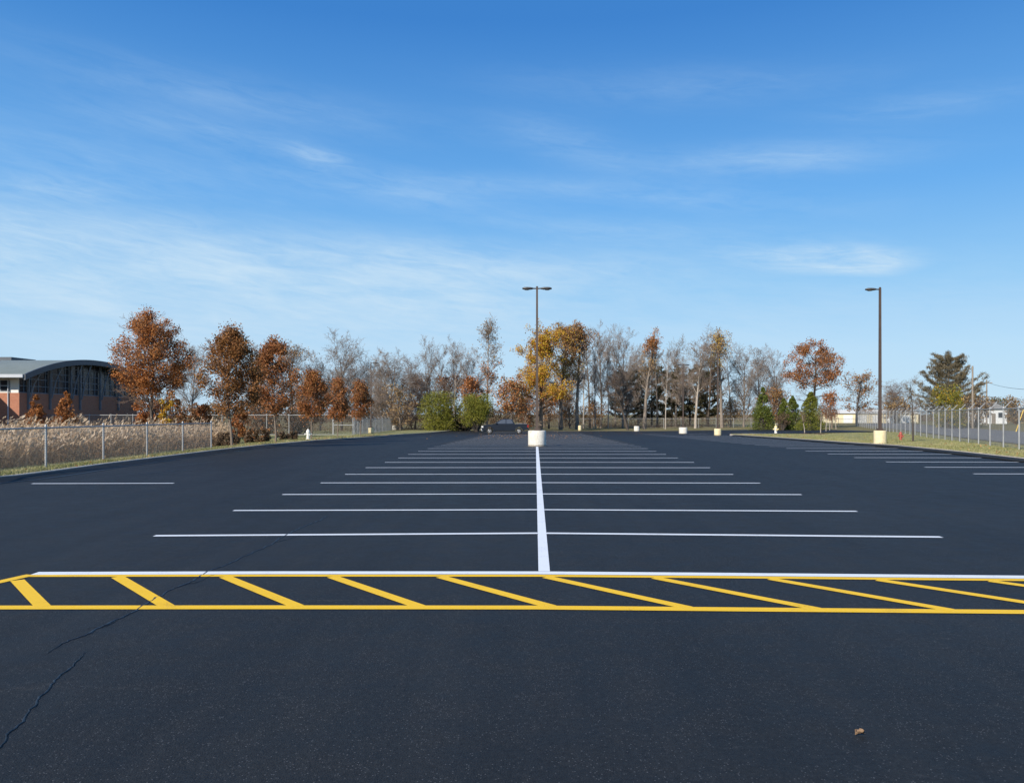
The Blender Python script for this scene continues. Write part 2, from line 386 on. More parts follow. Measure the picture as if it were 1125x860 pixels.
def apron(path, side, w=.46):                   # asphalt rolled up against the kerb, the berm's shadow laid as a dark strip at its foot
    P = np.array(path, float); n = len(P); V = []; Q = []; V2 = []; Q2 = []
    for i in range(n):
        t = P[min(i + 1, n - 1)] - P[max(i - 1, 0)]; t /= np.linalg.norm(t); nr = np.array([t[1], -t[0]]) * side
        z = float(prof(P[i][1]))
        for o, h in ((.03, .118), (-.12, .105), (-.34, .035), (-w, .004)):
            q = P[i] + nr * o; V.append((q[0], q[1], z + h))
        for o, h in ((-w + .05, .0105), (-w - .05, .003)):
            q = P[i] + nr * (o + .02 * math.sin(i * 1.7)); V2.append((q[0], q[1], z + h + .006))
        if i:
            for j in range(3):
                a = (i - 1) * 4 + j; Q.append((a, a + 1, a + 5, a + 4) if side < 0 else (a, a + 4, a + 5, a + 1))
            a = (i - 1) * 2; Q2.append((a, a + 1, a + 3, a + 2) if side < 0 else (a, a + 2, a + 3, a + 1))
    np_mesh("asphalt_apron", V, Q, M['asphalt'], smooth=True)['kind'] = 'structure'
    np_mesh("berm_shadow_strip", V2, Q2, M['crack'], smooth=True)['kind'] = 'structure'
apron(kl, -1); apron(kr[:70], 1, .30)
# grass verges
def verge_l(y):
    x0 = leftx(y) - .14
    w = 3.0 if y < 42 else 3.0 + (y - 42) * .45
    return list(x0 - np.linspace(0, 1, 9) ** 1.3 * w)
def zl(x, y):
    x0 = leftx(y[0]) - .14; t = sstep(0, 1, (x0 - x) / (3.0 if y[0] < 42 else 3.0 + (y[0] - 42) * .45))
    return (prof(y) + .135) * (1 - t) + (gz(x, y) - .03) * t + .025 * np.sin(x * 3 + y * 1.7) * t
grid("verge", verge_l, [16.6, 17.3, 18, 19.4, 20.2, 21, 22, 23.3, 25, 27, 29, 32, 34.6, 38, 41.5, 46, 52, 58, 64, 69, 75, 80, 85, 92, 100, 112], zl, M['verge'])
def verge_r(y):
    x0 = rightx(y) + .14 if y <= 85.5 else 24.5 + (y - 85.5) * 12
    return list(x0 + np.linspace(0, 1, 14) ** 1.2 * (max(fence_x(y) + 2.0, x0 + 6) - x0))
def zr(x, y):
    t = (x - x[0]) / (x[-1] - x[0])
    return (prof(y) + .125) * (1 - sstep(0, 1, t)) + (gz(x, y) - .02) * sstep(0, 1, t) + .03 * np.sin(x * 1.3 + y * .7) * np.sin(math.pi * t)
grid("verge", verge_r, [-15, 5, 15, 20, 24, 27.7, 30, 33.4, 36, 39, 42, 46, 50, 55, 60, 65, 70, 76, 82, 85.5, 86.3], zr, M['verge'])
# pavement strip at the far left end and the road beyond the fence
V, Q = strip("path", [((-17.0, 86, -.52), (-12.1, 84, -.50)), ((-16.5, 96, -.66), (-10.9, 96, -.64)), ((-15, 112, -.66), (-8.7, 112, -.64))], None)
np_mesh("path", V, Q, M['pale_walk'])['kind'] = 'structure'
V, Q = strip("road", [((fence_x(y) + 3.0, y, float(gz(60, y)) - .03), (fence_x(y) + 15.0, y, float(gz(70, y)) - .03)) for y in (5, 30, 60, 100, 150, 220, 320)], None)
np_mesh("road", V, Q, M['road'])['kind'] = 'structure'

# unsealed older pavement in the far bays
V, Q = strip("old_pavement", [((axis(y) - 5.9 , y, float(prof(y)) + .002), (axis(y) + 6.0 , y, float(prof(y)) + .002)) for y in np.arange(46.5, 110, 2.5)], None)
np_mesh("old_pavement", V, Q, M['old_asphalt'])['kind'] = 'structure'
# painted markings
def poly_line(pts, w):                            # pts (x, y) -> ribbon of width w measured across the line, 4 mm above the lot
    P = np.array(pts, float); V = []; Q = []
    for i in range(len(P)):
        t = P[min(i + 1, len(P) - 1)] - P[max(i - 1, 0)]; t /= np.linalg.norm(t); n = np.array([-t[1], t[0]]) * w / 2
        for s in (1, -1):
            q = P[i] + s * n; V.append((q[0], q[1], float(prof(q[1])) + .004))
        if i: Q.append((2 * i - 1, 2 * i - 2, 2 * i, 2 * i + 1))
    return V, Q
def merge(parts):
    V = []; Q = []
    for v, q in parts:
        n = len(V); V += list(v); Q += [tuple(i + n for i in f) for f in q]
    return V, Q
def subdiv(a, b, n):
    return [(a[0] + (b[0] - a[0]) * i / n, a[1] + (b[1] - a[1]) * i / n) for i in range(n + 1)]
rows = []
rng = random.Random(5)
for k in range(32):
    d = 11.12 + 2.74 * k; c = axis(d)
    bl, br_ = .24 / (1 + .8 * k), .34 / (1 + .6 * k)
    j = rng.uniform(-.02, .02)
    l = (c - 5.52 + rng.uniform(-.05, .05), d - bl + j); r = (c + 5.55 + rng.uniform(-.05, .05), d - br_ - j)
    rows.append(poly_line(subdiv(l, (c - .062, d), 4), .125)); rows.append(poly_line(subdiv((c + .062, d), r, 4), .125))
for k in range(-1, 27):                            # bays along the right verge
    d = 22.2 + 2.76 * k; x0 = 13.0 + .03 * d - .35
    xe = (rightx(d) - .25) if d <= 84 else 30
    if k == -1: d, x0, xe = 19.4, 13.1, 18.0
    v_, q_ = poly_line(subdiv((x0, d), (xe, d - .12), 5), .125)
    rows.append(([(x, y, float(gz(x, y)) + .006) if y > 86 else (x, y, z) for x, y, z in v_], q_))
a, b_ = gp(35, 531.2), gp(191, 530.8)
rows.append(poly_line([a, b_], .13))
V, Q = merge(rows); np_mesh("bay_lines", V, Q, M['white_paint'])['kind'] = 'structure'
V, Q = poly_line(subdiv((axis(8.36), 8.42), (axis(41.2), 41.2), 12), .125); np_mesh("centre_line", V, Q, M['white_paint'])['kind'] = 'structure'
V, Q = poly_line(subdiv((axis(43), 43), (axis(96), 96), 8), .125); np_mesh("centre_line", V, Q, M['white_paint'])['kind'] = 'structure'
wl = [gp(38, 629.9), gp(300, 629.2), gp(590, 629.3), gp(800, 630.9), gp(1125, 634.0), gp(1400, 636.7)]
yl = [gp(33, 632.6), gp(300, 632.3), gp(590, 632.5), gp(800, 634.1), gp(1125, 637.2), gp(1400, 639.9)]
V, Q = poly_line(wl, .15); np_mesh("front_line", V, Q, M['white_paint'])['kind'] = 'structure'
bl = [gp(-500, 667.0), gp(0, 667.4), gp(300, 667.2), gp(590, 667.5), gp(800, 669.4), gp(1125, 672.3), gp(1400, 674.8)]
yp = [poly_line(yl, .105), poly_line(bl, .135), poly_line([gp(34, 631.6), gp(-120, 670 - 4)], .13)]
def yat(L, px):
    p = np.array([(CX + F * x / y, YH + F * EYE / y) for x, y in L]); return float(np.interp(px, p[:, 0], p[:, 1]))
for tx, bx in ((19, 47), (129, 184), (247, 327), (365, 461), (484, 606), (600, 757), (719, 899), (846, 1046), (964, 1193), (1087, 1340), (1210, 1480)):
    a = np.array(gp(tx, yat(yl, tx) + 1.2 if tx > 30 else 637.5)); b_ = np.array(gp(bx, yat(bl, bx) - 1.0))
    if tx < 30: pass
    yp.append(poly_line([tuple(a), tuple(b_)], .125))
V, Q = merge(yp)
V = [(x, y, z + .0012 * (i % 7) / 7) for i, (x, y, z) in enumerate(V)]
np_mesh("hatched_lines", V, Q, M['yellow_paint'])['kind'] = 'structure'
# sealed cracks
def crack(pts_px, w, seed):
    rg = random.Random(seed); P = [np.array(gp(*p)) for p in pts_px]; out = []
    for a, b in zip(P[:-1], P[1:]):
        n = max(3, int(np.linalg.norm(b - a) / .035))
        for i in range(n): out.append(a + (b - a) * i / n)
    out.append(P[-1]); k = len(out); ox = oy = 0; V = []; Q = []
    for i, p in enumerate(out):
        ox = ox * .93 + rg.uniform(-.013, .013); oy = oy * .93 + rg.uniform(-.013, .013)
        t = out[min(i + 1, k - 1)] - out[max(i - 1, 0)]; t = t / np.linalg.norm(t); n = np.array([-t[1], t[0]])
        ww = w * rg.uniform(.45, 1.35) * min(1, (k - i) / 12, (i + 2) / 12); c = p + np.array([ox, oy])
        h = .003 + .003 * rg.random()
        for s, z in ((-1.0, .0012), (-.35, h), (.35, h), (1.0, .0012)):
            q = c + n * s * ww; V.append((q[0], q[1], z + .0015))
        if i:
            for j in range(3):
                a0 = (i - 1) * 4 + j; Q.append((a0, a0 + 1, a0 + 5, a0 + 4))
    o = np_mesh("pavement_dark_line", V, Q, M['crack'], smooth=True); o['kind'] = 'structure'
crack([(360, 567), (322, 583), (300, 597), (270, 610), (228, 628), (196, 645), (160, 662), (131, 680), (86, 700), (66, 709), (48, 718)], .0115, 3)
crack([(95, 716), (84, 731), (60, 757), (34, 786), (10, 812), (-12, 836)], .0065, 9)
crack([(196, 645), (214, 640), (233, 632)], .005, 17)
crack([(131, 680), (120, 688), (101, 691)], .005, 18)
crack([(300, 597), (312, 594), (330, 588)], .006, 19)

for k, pp in enumerate(([(128, 522.5), (165, 519.5), (206, 516.3)], [(176, 517.8), (225, 516.2), (272, 515.0)], [(140, 514.5), (190, 512), (236, 507)])):  # flat dark streaks near the left kerb, sharing the crack colour
    V, Q = poly_line([gp(*p) for p in pp], .07); o = np_mesh("pavement_dark_line", V, Q, M['crack']); o['kind'] = 'structure'
# ------------------------------------------------------------------ trees
def skeleton(seed, H, W, c0=.3, n1=20, levels=4, ang=(35, 60), up=.12, wob=.16, r0=.16, lean=(0, 0), sweep=.3, thick=1.0, n2=7, n3=5, n4=3, prof_fn=None, twist=.10):
    rg = random.Random(seed); S = []; tips = []
    def rv(): return np.array([rg.gauss(0, 1), rg.gauss(0, 1), rg.gauss(0, 1)])
    def side(d, a):
        v = rv(); v -= d * v.dot(d); v /= np.linalg.norm(v) + 1e-9
        return d * math.cos(a) + v * math.sin(a)
    NS = [12, 6, 4, 3, 1]
    def br(p, d, L, r, lev):
        n = NS[lev]; st = L / n; kids = [n1, n2, n3, n4, 0][lev] if lev < levels else 0
        start = c0 if lev == 0 else .22
        for i in range(n):
            f = (i + 1) / n
            d = d + rv() * (wob if lev else twist * .5) * (.6 if lev == 0 else 1) + np.array([0, 0, up * (.3 if lev == 0 else 1 if lev == 1 else sweep / .3)])
            d = d / np.linalg.norm(d)
            q = p + d * st; ra = r * (1 - (i / n) * .82); rb = r * (1 - f * .82)
            S.append((p, q, ra, rb, lev))
            if kids:
                m = kids / (n * (1 - start)) if f > start else 0
                m = int(m) + (rg.random() < m - int(m))
                for _ in range(m):
                    t = rg.random(); pp = p + (q - p) * t
                    fr = (i + t) / n; h = (fr - start) / (1 - start)
                    if lev == 0:
                        e = prof_fn(max(0, h)) if prof_fn else (.35 + .65 * math.sin(math.pi * min(1, .15 + .85 * h)) ** .8)
                        a = R(rg.uniform(*ang)) * (1.15 - .45 * h)
                        LL = min(.42 * H, W * .36 / max(.34, math.sin(a)) * e * rg.uniform(.75, 1.2))
                    else:
                        LL = L * rg.uniform(.32, .62) * (1.15 - .5 * fr); a = R(rg.uniform(25, 62))
                    br(pp, side(d, a), LL, max(.005, rb * thick * (rg.uniform(.38, .55) if lev == 0 else rg.uniform(.4, .6))), lev + 1)
            p = q
        if lev >= min(2, levels): tips.append((p, d, lev))
    d0 = np.array([lean[0], lean[1], 1.0]); d0 /= np.linalg.norm(d0)
    br(np.zeros(3), d0, H * .95, r0, 0)
    P0 = np.array([s[0] for s in S]); P1 = np.array([s[1] for s in S]); r_0 = np.array([s[2] for s in S]); r_1 = np.array([s[3] for s in S]); lv = np.array([s[4] for s in S])
    T = np.array([t[0] for t in tips])
    axis_x = np.percentile(np.hypot(P1[:, 0] - lean[0] * P1[:, 2], P1[:, 1] - lean[1] * P1[:, 2]), 97.5); sx = (W / 2) / axis_x if not any(lean) else 1.0
    sz = H / P1[:, 2].max()
    sx = min(1.5, max(.7, sx)); k = np.array([sx, sx, sz])
    return P0 * k, P1 * k, r_0, r_1, lv, T * k
def leaves(rg, T, n, size, spread, aspect=.6, zmin=None, keep=None):
    if keep is not None: T = T[keep]
    idx = rg.integers(0, len(T), n)
    c = T[idx] + rg.normal(0, 1, (n, 3)) * spread
    return cards(rg, c, size, aspect)
def cards(rg, c, size, aspect=.6, dirs=None, jit=.5):
    n = len(c)
    u = rg.normal(0, 1, (n, 3))
    if dirs is not None: u = dirs + u * jit
    u /= np.linalg.norm(u, axis=1, keepdims=True) + 1e-9
    v = np.cross(u, rg.normal(0, 1, (n, 3))); v /= np.linalg.norm(v, axis=1, keepdims=True) + 1e-9
    s = size * rg.uniform(.6, 1.35, (n, 1)); u = u * s; v = v * s * aspect
    V = np.stack([c - u, c + v * .9 - u * .1, c + u, c - v - u * .1], 1).reshape(-1, 3)
    return V, np.arange(n * 4).reshape(-1, 4)
def wood(root, sk, bark, twig, kmin=.0, thr=2):
    P0, P1, a, b, lv, T = sk
    m = lv < thr
    V, Q = tubes(P0[m], P1[m] + (P1[m] - P0[m]) * .04, a[m], b[m], 7); np_mesh("trunk", V, Q, bark, root, smooth=True)
    m = ~m
    V, Q = tubes(P0[m], P1[m], np.maximum(a[m], kmin), np.maximum(b[m], kmin * .7), 3)
    return V, Q
def at(px, d, dz=0.0):
    x = gx(px, d); return (x, d, float(gz(x, d)) - .07 + dz)
def size_px(px, d, top, wpx):
    z0 = at(px, d)[2]; return EYE - (top - YH) * d / F - z0, wpx * d / F
bare_proto = {}
def bare_tree(px, top, d, wpx, label, var=0, name="bare_tree", group="bare trees beyond the lot", tint='g', leaf=None, nleaf=0, rz=None):
    """bare crowns: a handful of skeletons, copied, turned and scaled"""
    wpx = wpx * (1.22 if wpx > 28 else 1.1)
    H, W = size_px(px, d, top, wpx)
    key = (var, tint)
    if key not in bare_proto:
        style = [dict(c0=.26, n1=20, ang=(20, 36), up=.07), dict(c0=.16, n1=22, ang=(24, 44), up=.07), dict(c0=.34, n1=14, ang=(30, 50), up=.05),
                 dict(c0=.08, n1=26, ang=(26, 50), up=.06), dict(c0=.28, n1=18, ang=(22, 40), up=.06)][var]
        h0, w0 = [(15, 6.5), (14, 8.5), (17, 5.5), (11, 10), (16, 7.5)][var]
        root = empty(name, (0, 0, 0))
        sk = skeleton(31 + var * 7, h0, w0, levels=4, r0=.20, wob=.10, n2=9, n3=6, n4=3, twist=.08, sweep=.55, thick=1.3, prof_fn=lambda h: 1.12 - .55 * h, **style)
        bk = {'g': M['bark_grey'], 'p': M['bark_pale'], 'b': M['bark_brown'], 'd': M['bark_dark']}[tint]
        V, Q = wood(root, sk, bk, None, .0095)
        np_mesh("crown", V, Q, M['twig_brown'] if tint in 'bd' else M['twig'], root)
        bare_proto[key] = (root, h0, w0); o = root
    else:
        src = bare_proto[key][0]; o = src.copy(); link(o)
        for ch in src.children:
            if ch.name.startswith("leaves"): continue
            c = ch.copy(); link(c, o)
    _, h0, w0 = bare_proto[key]
    o.location = at(px, d); o.rotation_euler = (0, 0, (px * 1.7) % 6.28 if rz is None else rz); o.scale = (W / w0, W / w0, H / h0)
    tag(o, label, "tree", group)
    return o
def leafy(name, px, top, d, wpx, label, mats, nleaf, lsize, seed, c0=.25, n1=22, ang=(40, 70), up=.10, bark='bark_brown', spread=.28, cat="tree", group=None, zcut=None, levels=3, twig='twig_brown', prof_fn=None, r0=None, lean=(0, 0), ysq=1.0, frac=1.0, egg=None, n2=7, n3=5, dz=0.0):
    H, W = size_px(px, d, top, wpx); H -= dz
    root = empty(name, at(px, d, dz)); tag(root, label, cat, group)
    sk = skeleton(seed, H, W, c0, n1, levels, ang, up, .16, r0 or .018 * H + .03, lean, prof_fn=prof_fn, n2=n2, n3=n3)
    V, Q = wood(root, sk, M[bark], None, .010)
    np_mesh("twigs", V, Q, M[twig], root)
    rg = np.random.default_rng(seed); T = sk[5]
    if frac < 1: T = T[rg.random(len(T)) < frac]
    if egg:                                          # keep the crown inside its species' outline and fill it out in clumps
        p_, q_, fill = egg
        def outline(z): h = np.clip((z / H - c0) / (1 - c0), 0, 1); return W / 2 * np.sin(math.pi * h ** p_) ** q_ + .02
        T = T[(np.hypot(T[:, 0], T[:, 1]) < outline(T[:, 2]) * 1.06) & (T[:, 2] > c0 * H)]
        k = int(fill); z = H * (c0 + (1 - c0) * rg.uniform(.03, .97, k)); a = rg.uniform(0, 6.283, k); rr = outline(z) * rg.uniform(.35, .97, k) ** .7
        cl = np.stack([np.cos(a) * rr, np.sin(a) * rr, z], 1); m = max(4, len(T) // max(1, k))
        T = np.concatenate([T, np.repeat(cl, m, 0) + rg.normal(0, .035 * W, (k * m, 3))])
    first = True; lo = 0
    for m, share in mats:
        TT = T
        if isinstance(share, tuple):               # (share, fn) : leaves of this colour grow only where fn says
            share, fn = share; TT = T[fn(T, H, W)]
            if len(TT) < 3: continue
        V, Q = leaves(rg, TT, int(nleaf * share), lsize, spread)
        np_mesh("crown", V, Q, M[m], root)
    return root
def bush(name, px, top, d, wpx, label, mats, n, lsize, seed, lumps=26, dpt=None, cat="bush", group=None, base=0.0, shape='round', dz=0.0, stems=30, bottom=0.0):
    """many-stemmed shrub: stems fanning up, foliage in lumps over an uneven outline"""
    H, W = size_px(px, d, top, wpx); rg = np.random.default_rng(seed)
    root = empty(name, at(px, d, dz)); tag(root, label, cat, group)
    D = dpt or W
    if shape == 'cone':
        h = rg.random(lumps) ** 1.25; a = rg.uniform(0, 6.283, lumps)
        r = (1 - h) ** .75 * rg.uniform(.62, 1.0, lumps); cz = bottom + h * (1 - bottom) * .96; lr = (.045 + .19 * (1 - h))
    else:
        a = rg.uniform(0, 6.283, lumps); cz = rg.uniform(.12 + bottom, .86, lumps)
        r = np.sqrt(rg.uniform(.15, 1, lumps)) * np.where(cz > .6, np.sqrt(np.clip(1 - ((cz - .5) / .55) ** 2, 0, 1)), .92) * .86; lr = rg.uniform(.14, .24, lumps)
    cen = np.stack([np.cos(a) * r * W / 2, np.sin(a) * r * D / 2, cz * H], 1); lr = lr * min(W, H) if shape != 'cone' else lr * W * 1.15
    st = min(stems, lumps)
    P0 = np.stack([cen[:st, 0] * .12, cen[:st, 1] * .12, np.zeros(st)], 1)
    V, Q = tubes(P0, cen[:st], .012 * H + .008, .007, 4); np_mesh("stems", V, Q, M['bark_dark'], root)
    for m, share in mats:
        k = int(n * share); i = rg.integers(0, lumps, k)
        off = rg.normal(0, 1, (k, 3)); off /= np.linalg.norm(off, axis=1, keepdims=True); rad = rg.uniform(.45, 1.08, (k, 1)) ** .6
        c = cen[i] + off * rad * lr[i][:, None]; c[:, 2] = np.clip(c[:, 2], .03, H)
        outw = off + np.array([0, 0, .35])
        V, Q = cards(rg, c, lsize, .5, outw, .8); np_mesh("foliage", V, Q, M[m], root)
    return root
def pine(name, px, top, d, wpx, label, mat, seed, n=9000, c0=.2, lsize=.30, bark='bark_dark', group=None, layers=11, shape=lambda h: 1 - .75 * h, rise=.18, asp=.14):
    """tiers of near-level limbs turning up at their ends, each limb carrying flat pads of needles"""
    H, W = size_px(px, d, top, wpx); root = empty(name, at(px, d)); tag(root, label, "tree", group)
    rg = np.random.default_rng(seed); A = []; B = []; ra = []; rb = []; hub = []; hd = []
    r0 = .017 * H + .04
    for k in range(layers):
        h = c0 + (1 - c0) * (k + .3 * rg.random()) / layers; z = H * h; m = int(rg.integers(5, 8))
        for j in range(m):
            t = 6.283 * (j + rg.random() * .7) / m + k; L = W / 2 * shape((h - c0) / (1 - c0)) * rg.uniform(.55, 1.08)
            p = np.array([0, 0, z]); dr = np.array([math.cos(t), math.sin(t), rg.uniform(-.05, .25)]); ns = 5
            for q in range(ns):
                e = p + dr * L / ns; A.append(p); B.append(e); f = q / ns
                ra.append(r0 * .36 * (1 - f * .8) * (1 - h * .6)); rb.append(r0 * .36 * (1 - (f + .2) * .8) * (1 - h * .6))
                if q >= 1:
                    for sgn in (-1, 1, 0):
                        tw = L * rg.uniform(.10, .26) * (1 if sgn else .4); sd = np.array([-dr[1] * sgn, dr[0] * sgn, .15]) + dr * .8
                        g = e + sd * tw; A.append(e); B.append(g); ra.append(.012); rb.append(.007)
                        for u in (.45, .8, 1.0): hub.append(e + (g - e) * u); hd.append(dr)
                p = e; dr = dr + np.array([0, 0, rise * rg.uniform(.3, 1.3)]) + rg.normal(0, .08, 3)
                dr = dr / np.linalg.norm(dr)
    z = np.linspace(0, H * .97, 10)
    wob = np.cumsum(rg.normal(0, .03, (10, 2)), 0) * 0
    MB().tube([(wob[i, 0], wob[i, 1], z[i]) for i in range(10)], list(r0 * (1 - .9 * z / H)), 8).build("trunk", M[bark], root, smooth=True)
    V, Q = tubes(A, B, ra, rb, 4); np_mesh("limbs", V, Q, M[bark], root)
    for q in range(30): hub.append(np.array([0, 0, H * rg.uniform(.86, .99)])); hd.append(np.array([0, 0, 1.]))
    hub = np.array(hub); hd = np.array(hd); i = rg.integers(0, len(hub), n)
    c = hub[i] + rg.normal(0, 1, (n, 3)) * np.array([.20, .20, .09])
    dd = hd[i] + np.array([0, 0, .5]); dd /= np.linalg.norm(dd, axis=1, keepdims=True)
    V, Q = cards(rg, c, lsize, asp, dd, .55); np_mesh("crown", V, Q, M[mat], root)
    return root
# ---- trees along the left verge and around the reed bed
leafy("oak_tree", 168, 343, 60, 84, "tall orange-leaved oak standing in the reeds beside the curved-roof building", [('orange', 1.0)], 30000, .066, 19, c0=.33, n1=36, ang=(38, 78), bark='bark_dark', spread=.16, n2=9, n3=6, frac=.75, r0=.15, egg=(.98, .50, 50), prof_fn=lambda h: max(.18, 1.08 * math.sqrt(max(0, 1 - ((h - .20) / .82) ** 2))))
leafy("maple_tree", 255, 361, 39, 66, "tallest brown-leaved verge tree, round bush at its foot", [('brownleaf', .75), ('rust', .25)], 20000, .050, 12, c0=.29, n1=30, ang=(38, 68), spread=.15, r0=.075, frac=.8, egg=(.72, .70, 40), group="trees along the grass verge", dz=.12, prof_fn=lambda h: .16 + .95 * (1 - h) ** .62 * min(1, .55 + 2.2 * h))
leafy("maple_tree", 303, 371, 47, 50, "rust-orange verge tree between the tallest brown one and the white hydrant", [('rust', .5), ('redleaf', .5)], 14000, .055, 13, c0=.29, n1=28, ang=(35, 65), spread=.15, r0=.07, frac=.8, egg=(.72, .70, 40), group="trees along the grass verge", dz=.12, prof_fn=lambda h: .16 + .95 * (1 - h) ** .62 * min(1, .55 + 2.2 * h))
leafy("maple_tree", 342, 407, 56, 38, "short rust-red verge tree right behind the white hydrant", [('redleaf', .6), ('brownleaf', .4)], 9000, .062, 14, c0=.31, n1=24, ang=(35, 65), spread=.16, r0=.06, frac=.75, egg=(.74, .65, 30), group="trees along the grass verge", dz=.12, prof_fn=lambda h: .16 + .95 * (1 - h) ** .62 * min(1, .55 + 2.2 * h))
leafy("maple_tree", 371, 416, 66, 25, "small rust-red verge tree in front of the fence gate", [('redleaf', .65), ('rust', .35)], 6000, .07, 15, c0=.32, n1=22, ang=(35, 65), spread=.16, r0=.055, frac=.75, egg=(.76, .62, 24), group="trees along the grass verge", dz=.1)
leafy("maple_tree", 396, 419, 74, 24, "small rust-red verge tree by the pale lamp base, last of its row", [('redleaf', .65), ('brownleaf', .35)], 6000, .072, 16, c0=.31, n1=22, ang=(35, 65), spread=.17, r0=.055, frac=.75, egg=(.76, .62, 24), group="trees along the grass verge", dz=.05)
bush("rusty_shrub", 40, 433, 70, 28, "smaller rusty shrub in front of the brick wall", [('orange', .6), ('rust', .4)], 2400, .11, 21, shape='cone', group="shrubs before the brick wall", lumps=40)
bush("rusty_shrub", 73, 429, 70, 34, "larger rusty shrub in front of the brick wall", [('orange', .6), ('rust', .4)], 3000, .11, 22, shape='cone', group="shrubs before the brick wall", lumps=44)
bush("autumn_shrub", 163, 434, 78, 32, "orange-red shrub under the tall oak", [('redleaf', .5), ('orange', .5)], 2400, .13, 23)
bush("autumn_shrub", 183, 431, 76, 15, "bright yellow shrub under the tall oak", [('yellow', 1)], 1500, .12, 24)
bush("autumn_shrub", 191, 420, 84, 18, "slim orange shrub behind the bright yellow one", [('orange', .6), ('tan', .4)], 1400, .13, 25)
bush("autumn_shrub", 210, 438, 76, 32, "brown-orange shrub right of the bright yellow one", [('brush', .5), ('rust', .5)], 2000, .13, 26)
bush("autumn_shrub", 224, 441, 66, 16, "small red-orange shrub left of the tallest brown verge tree", [('redleaf', 1)], 1300, .12, 27)
bush("autumn_shrub", 262, 449, 60, 20, "low red-orange shrub seen behind the tallest brown verge tree", [('redleaf', .8), ('rust', .2)], 1300, .10, 28)
bush("autumn_shrub", 290, 438, 86, 40, "dull orange shrub seen between the tallest brown tree and the rust-orange one", [("rust", .5), ("brush", .5)], 2400, .13, 32)
bush("autumn_shrub", 236, 436, 92, 30, "tan shrub in the gap left of the tallest brown verge tree", [("tan", .4), ("brush", .6)], 1900, .13, 33)
bush("autumn_shrub", 328, 440, 90, 34, "brown shrub in the gap left of the short rust-red verge tree", [("brush", .7), ("rust", .3)], 2000, .13, 34)
bush("verge_bush", 249, 475, 41.5, 30, "dark round bush at the foot of the tallest brown verge tree", [('brush', 1)], 2600, .06, 29, group="bushes on the grass verge")
bush("verge_bush", 283, 471, 49, 34, "brown bush left of the rust-orange verge tree", [('brush', .8), ('rust', .2)], 2600, .07, 30, group="bushes on the grass verge")
bush("verge_bush", 316, 473, 55, 26, "low brown bush right of the rust-orange verge tree", [('brush', 1)], 2200, .07, 31, group="bushes on the grass verge")
# ---- bare trees behind the far fence, left to right
B = [(212, 370, 92, 46, 4, 'g', "thin bare tree between the tall oak and the tallest brown verge tree"),
     (287, 371, 105, 44, 3, 'g', "bare tree just right of the tallest brown verge tree"),
          (352, 384, 112, 40, 1, 'g', "bare tree behind the short rust-red verge tree"),
     (375, 361, 118, 56, 1, 'g', "tallest bare tree above the fence gate"),
     (407, 384, 122, 40, 3, 'g', "bare tree right above the distant single lamp by the barbed fence"),
     (431, 380, 118, 52, 3, 'g', "broad bare tree over the far end of the barbed fence"),
     (452, 386, 126, 36, 3, 'b', "brownish bare tree left of the larger green bush"),
     (471, 368, 122, 34, 1, 'g', "bare tree rising over the larger green bush"),
     (500, 366, 124, 34, 4, 'p', "pale-barked bare tree between the two green bushes"),
     (518, 380, 130, 36, 1, 'g', "bare tree behind the pale birch"),
     (626, 384, 140, 34, 3, 'b', "brown bare tree just right of the yellow trees"),
     (648, 358, 142, 30, 2, 'g', "slim bare tree at the left of the bare clump"),
     (660, 351, 138, 36, 4, 'g', "tallest slim bare tree of the bare clump"),
     (684, 353, 138, 46, 1, 'g', "wide bare tree above the leaning dark trunk"),
     (722, 370, 150, 30, 2, 'g', "slim bare tree right of the tree with the orange tuft"),
     (742, 366, 150, 34, 4, 'g', "bare tree behind the double lamp of the far lot"),
     (764, 356, 132, 44, 0, 'p', "tall straight pale-trunked bare tree in front of the pines"),
     (778, 376, 150, 30, 2, 'b', "slim brown bare tree left of the far single lamp"),
     (817, 374, 140, 44, 1, 'g', "bare tree between the far single lamp and the first cone-shaped evergreen"),
     (834, 377, 146, 40, 4, 'g', "bare tree above the first cone-shaped evergreen"),
     (850, 380, 150, 34, 1, 'g', "bare tree left of the round orange oak"),
     (982, 416, 190, 44, 3, 'b', "low spreading bare tree right behind the roadside lamp pole"),
     (575, 425, 150, 40, 3, 'b', "low bare tree behind the parked pickup"),
     (598, 372, 150, 40, 1, 'g', "bare tree among the yellow trees by the middle lamp"),
     (701, 376, 156, 34, 3, 'g', "bare tree behind the tree with the orange tuft"),
     (390, 392, 130, 40, 3, 'b', "brown bare tree behind the gate's right end"),
     (338, 400, 100, 40, 3, 'b', "low brown bare tree behind the mid-fence post")]
B += [(641, 362, 136, 22, 2, 'p', "slim pale tree at the left edge of the bare clump, nearest the rusty-topped one"),
      (654, 366, 130, 20, 2, 'g', "slender tree second from the left in the bare clump"),
      (668, 362, 134, 22, 4, 'p', "slender pale tree in the middle of the bare clump"),
      (676, 372, 144, 24, 2, 'g', "slender tree just left of the leaning dark trunk's crown"),
      (731, 380, 128, 18, 2, 'p', "thin pale-trunked tree standing before the left pines"),
      (751, 384, 142, 24, 4, 'g', "thin tree between the far double lamp and the tall straight pale trunk"),
      (618, 392, 132, 20, 2, 'g', "thin bare trunk in front of the yellow-brown tree"),
      (484, 378, 128, 26, 2, 'g', "thin bare tree right of the one rising over the larger green bush"),
      (420, 388, 116, 30, 1, 'g', "bare tree between the two distant lamps by the barbed fence"),
      (803, 384, 144, 26, 2, 'g', "thin bare tree just right of the far single lamp")]
for px, top, d, w, var, tint, lab in B: bare_tree(px, top, d, w, lab, var, tint=tint)
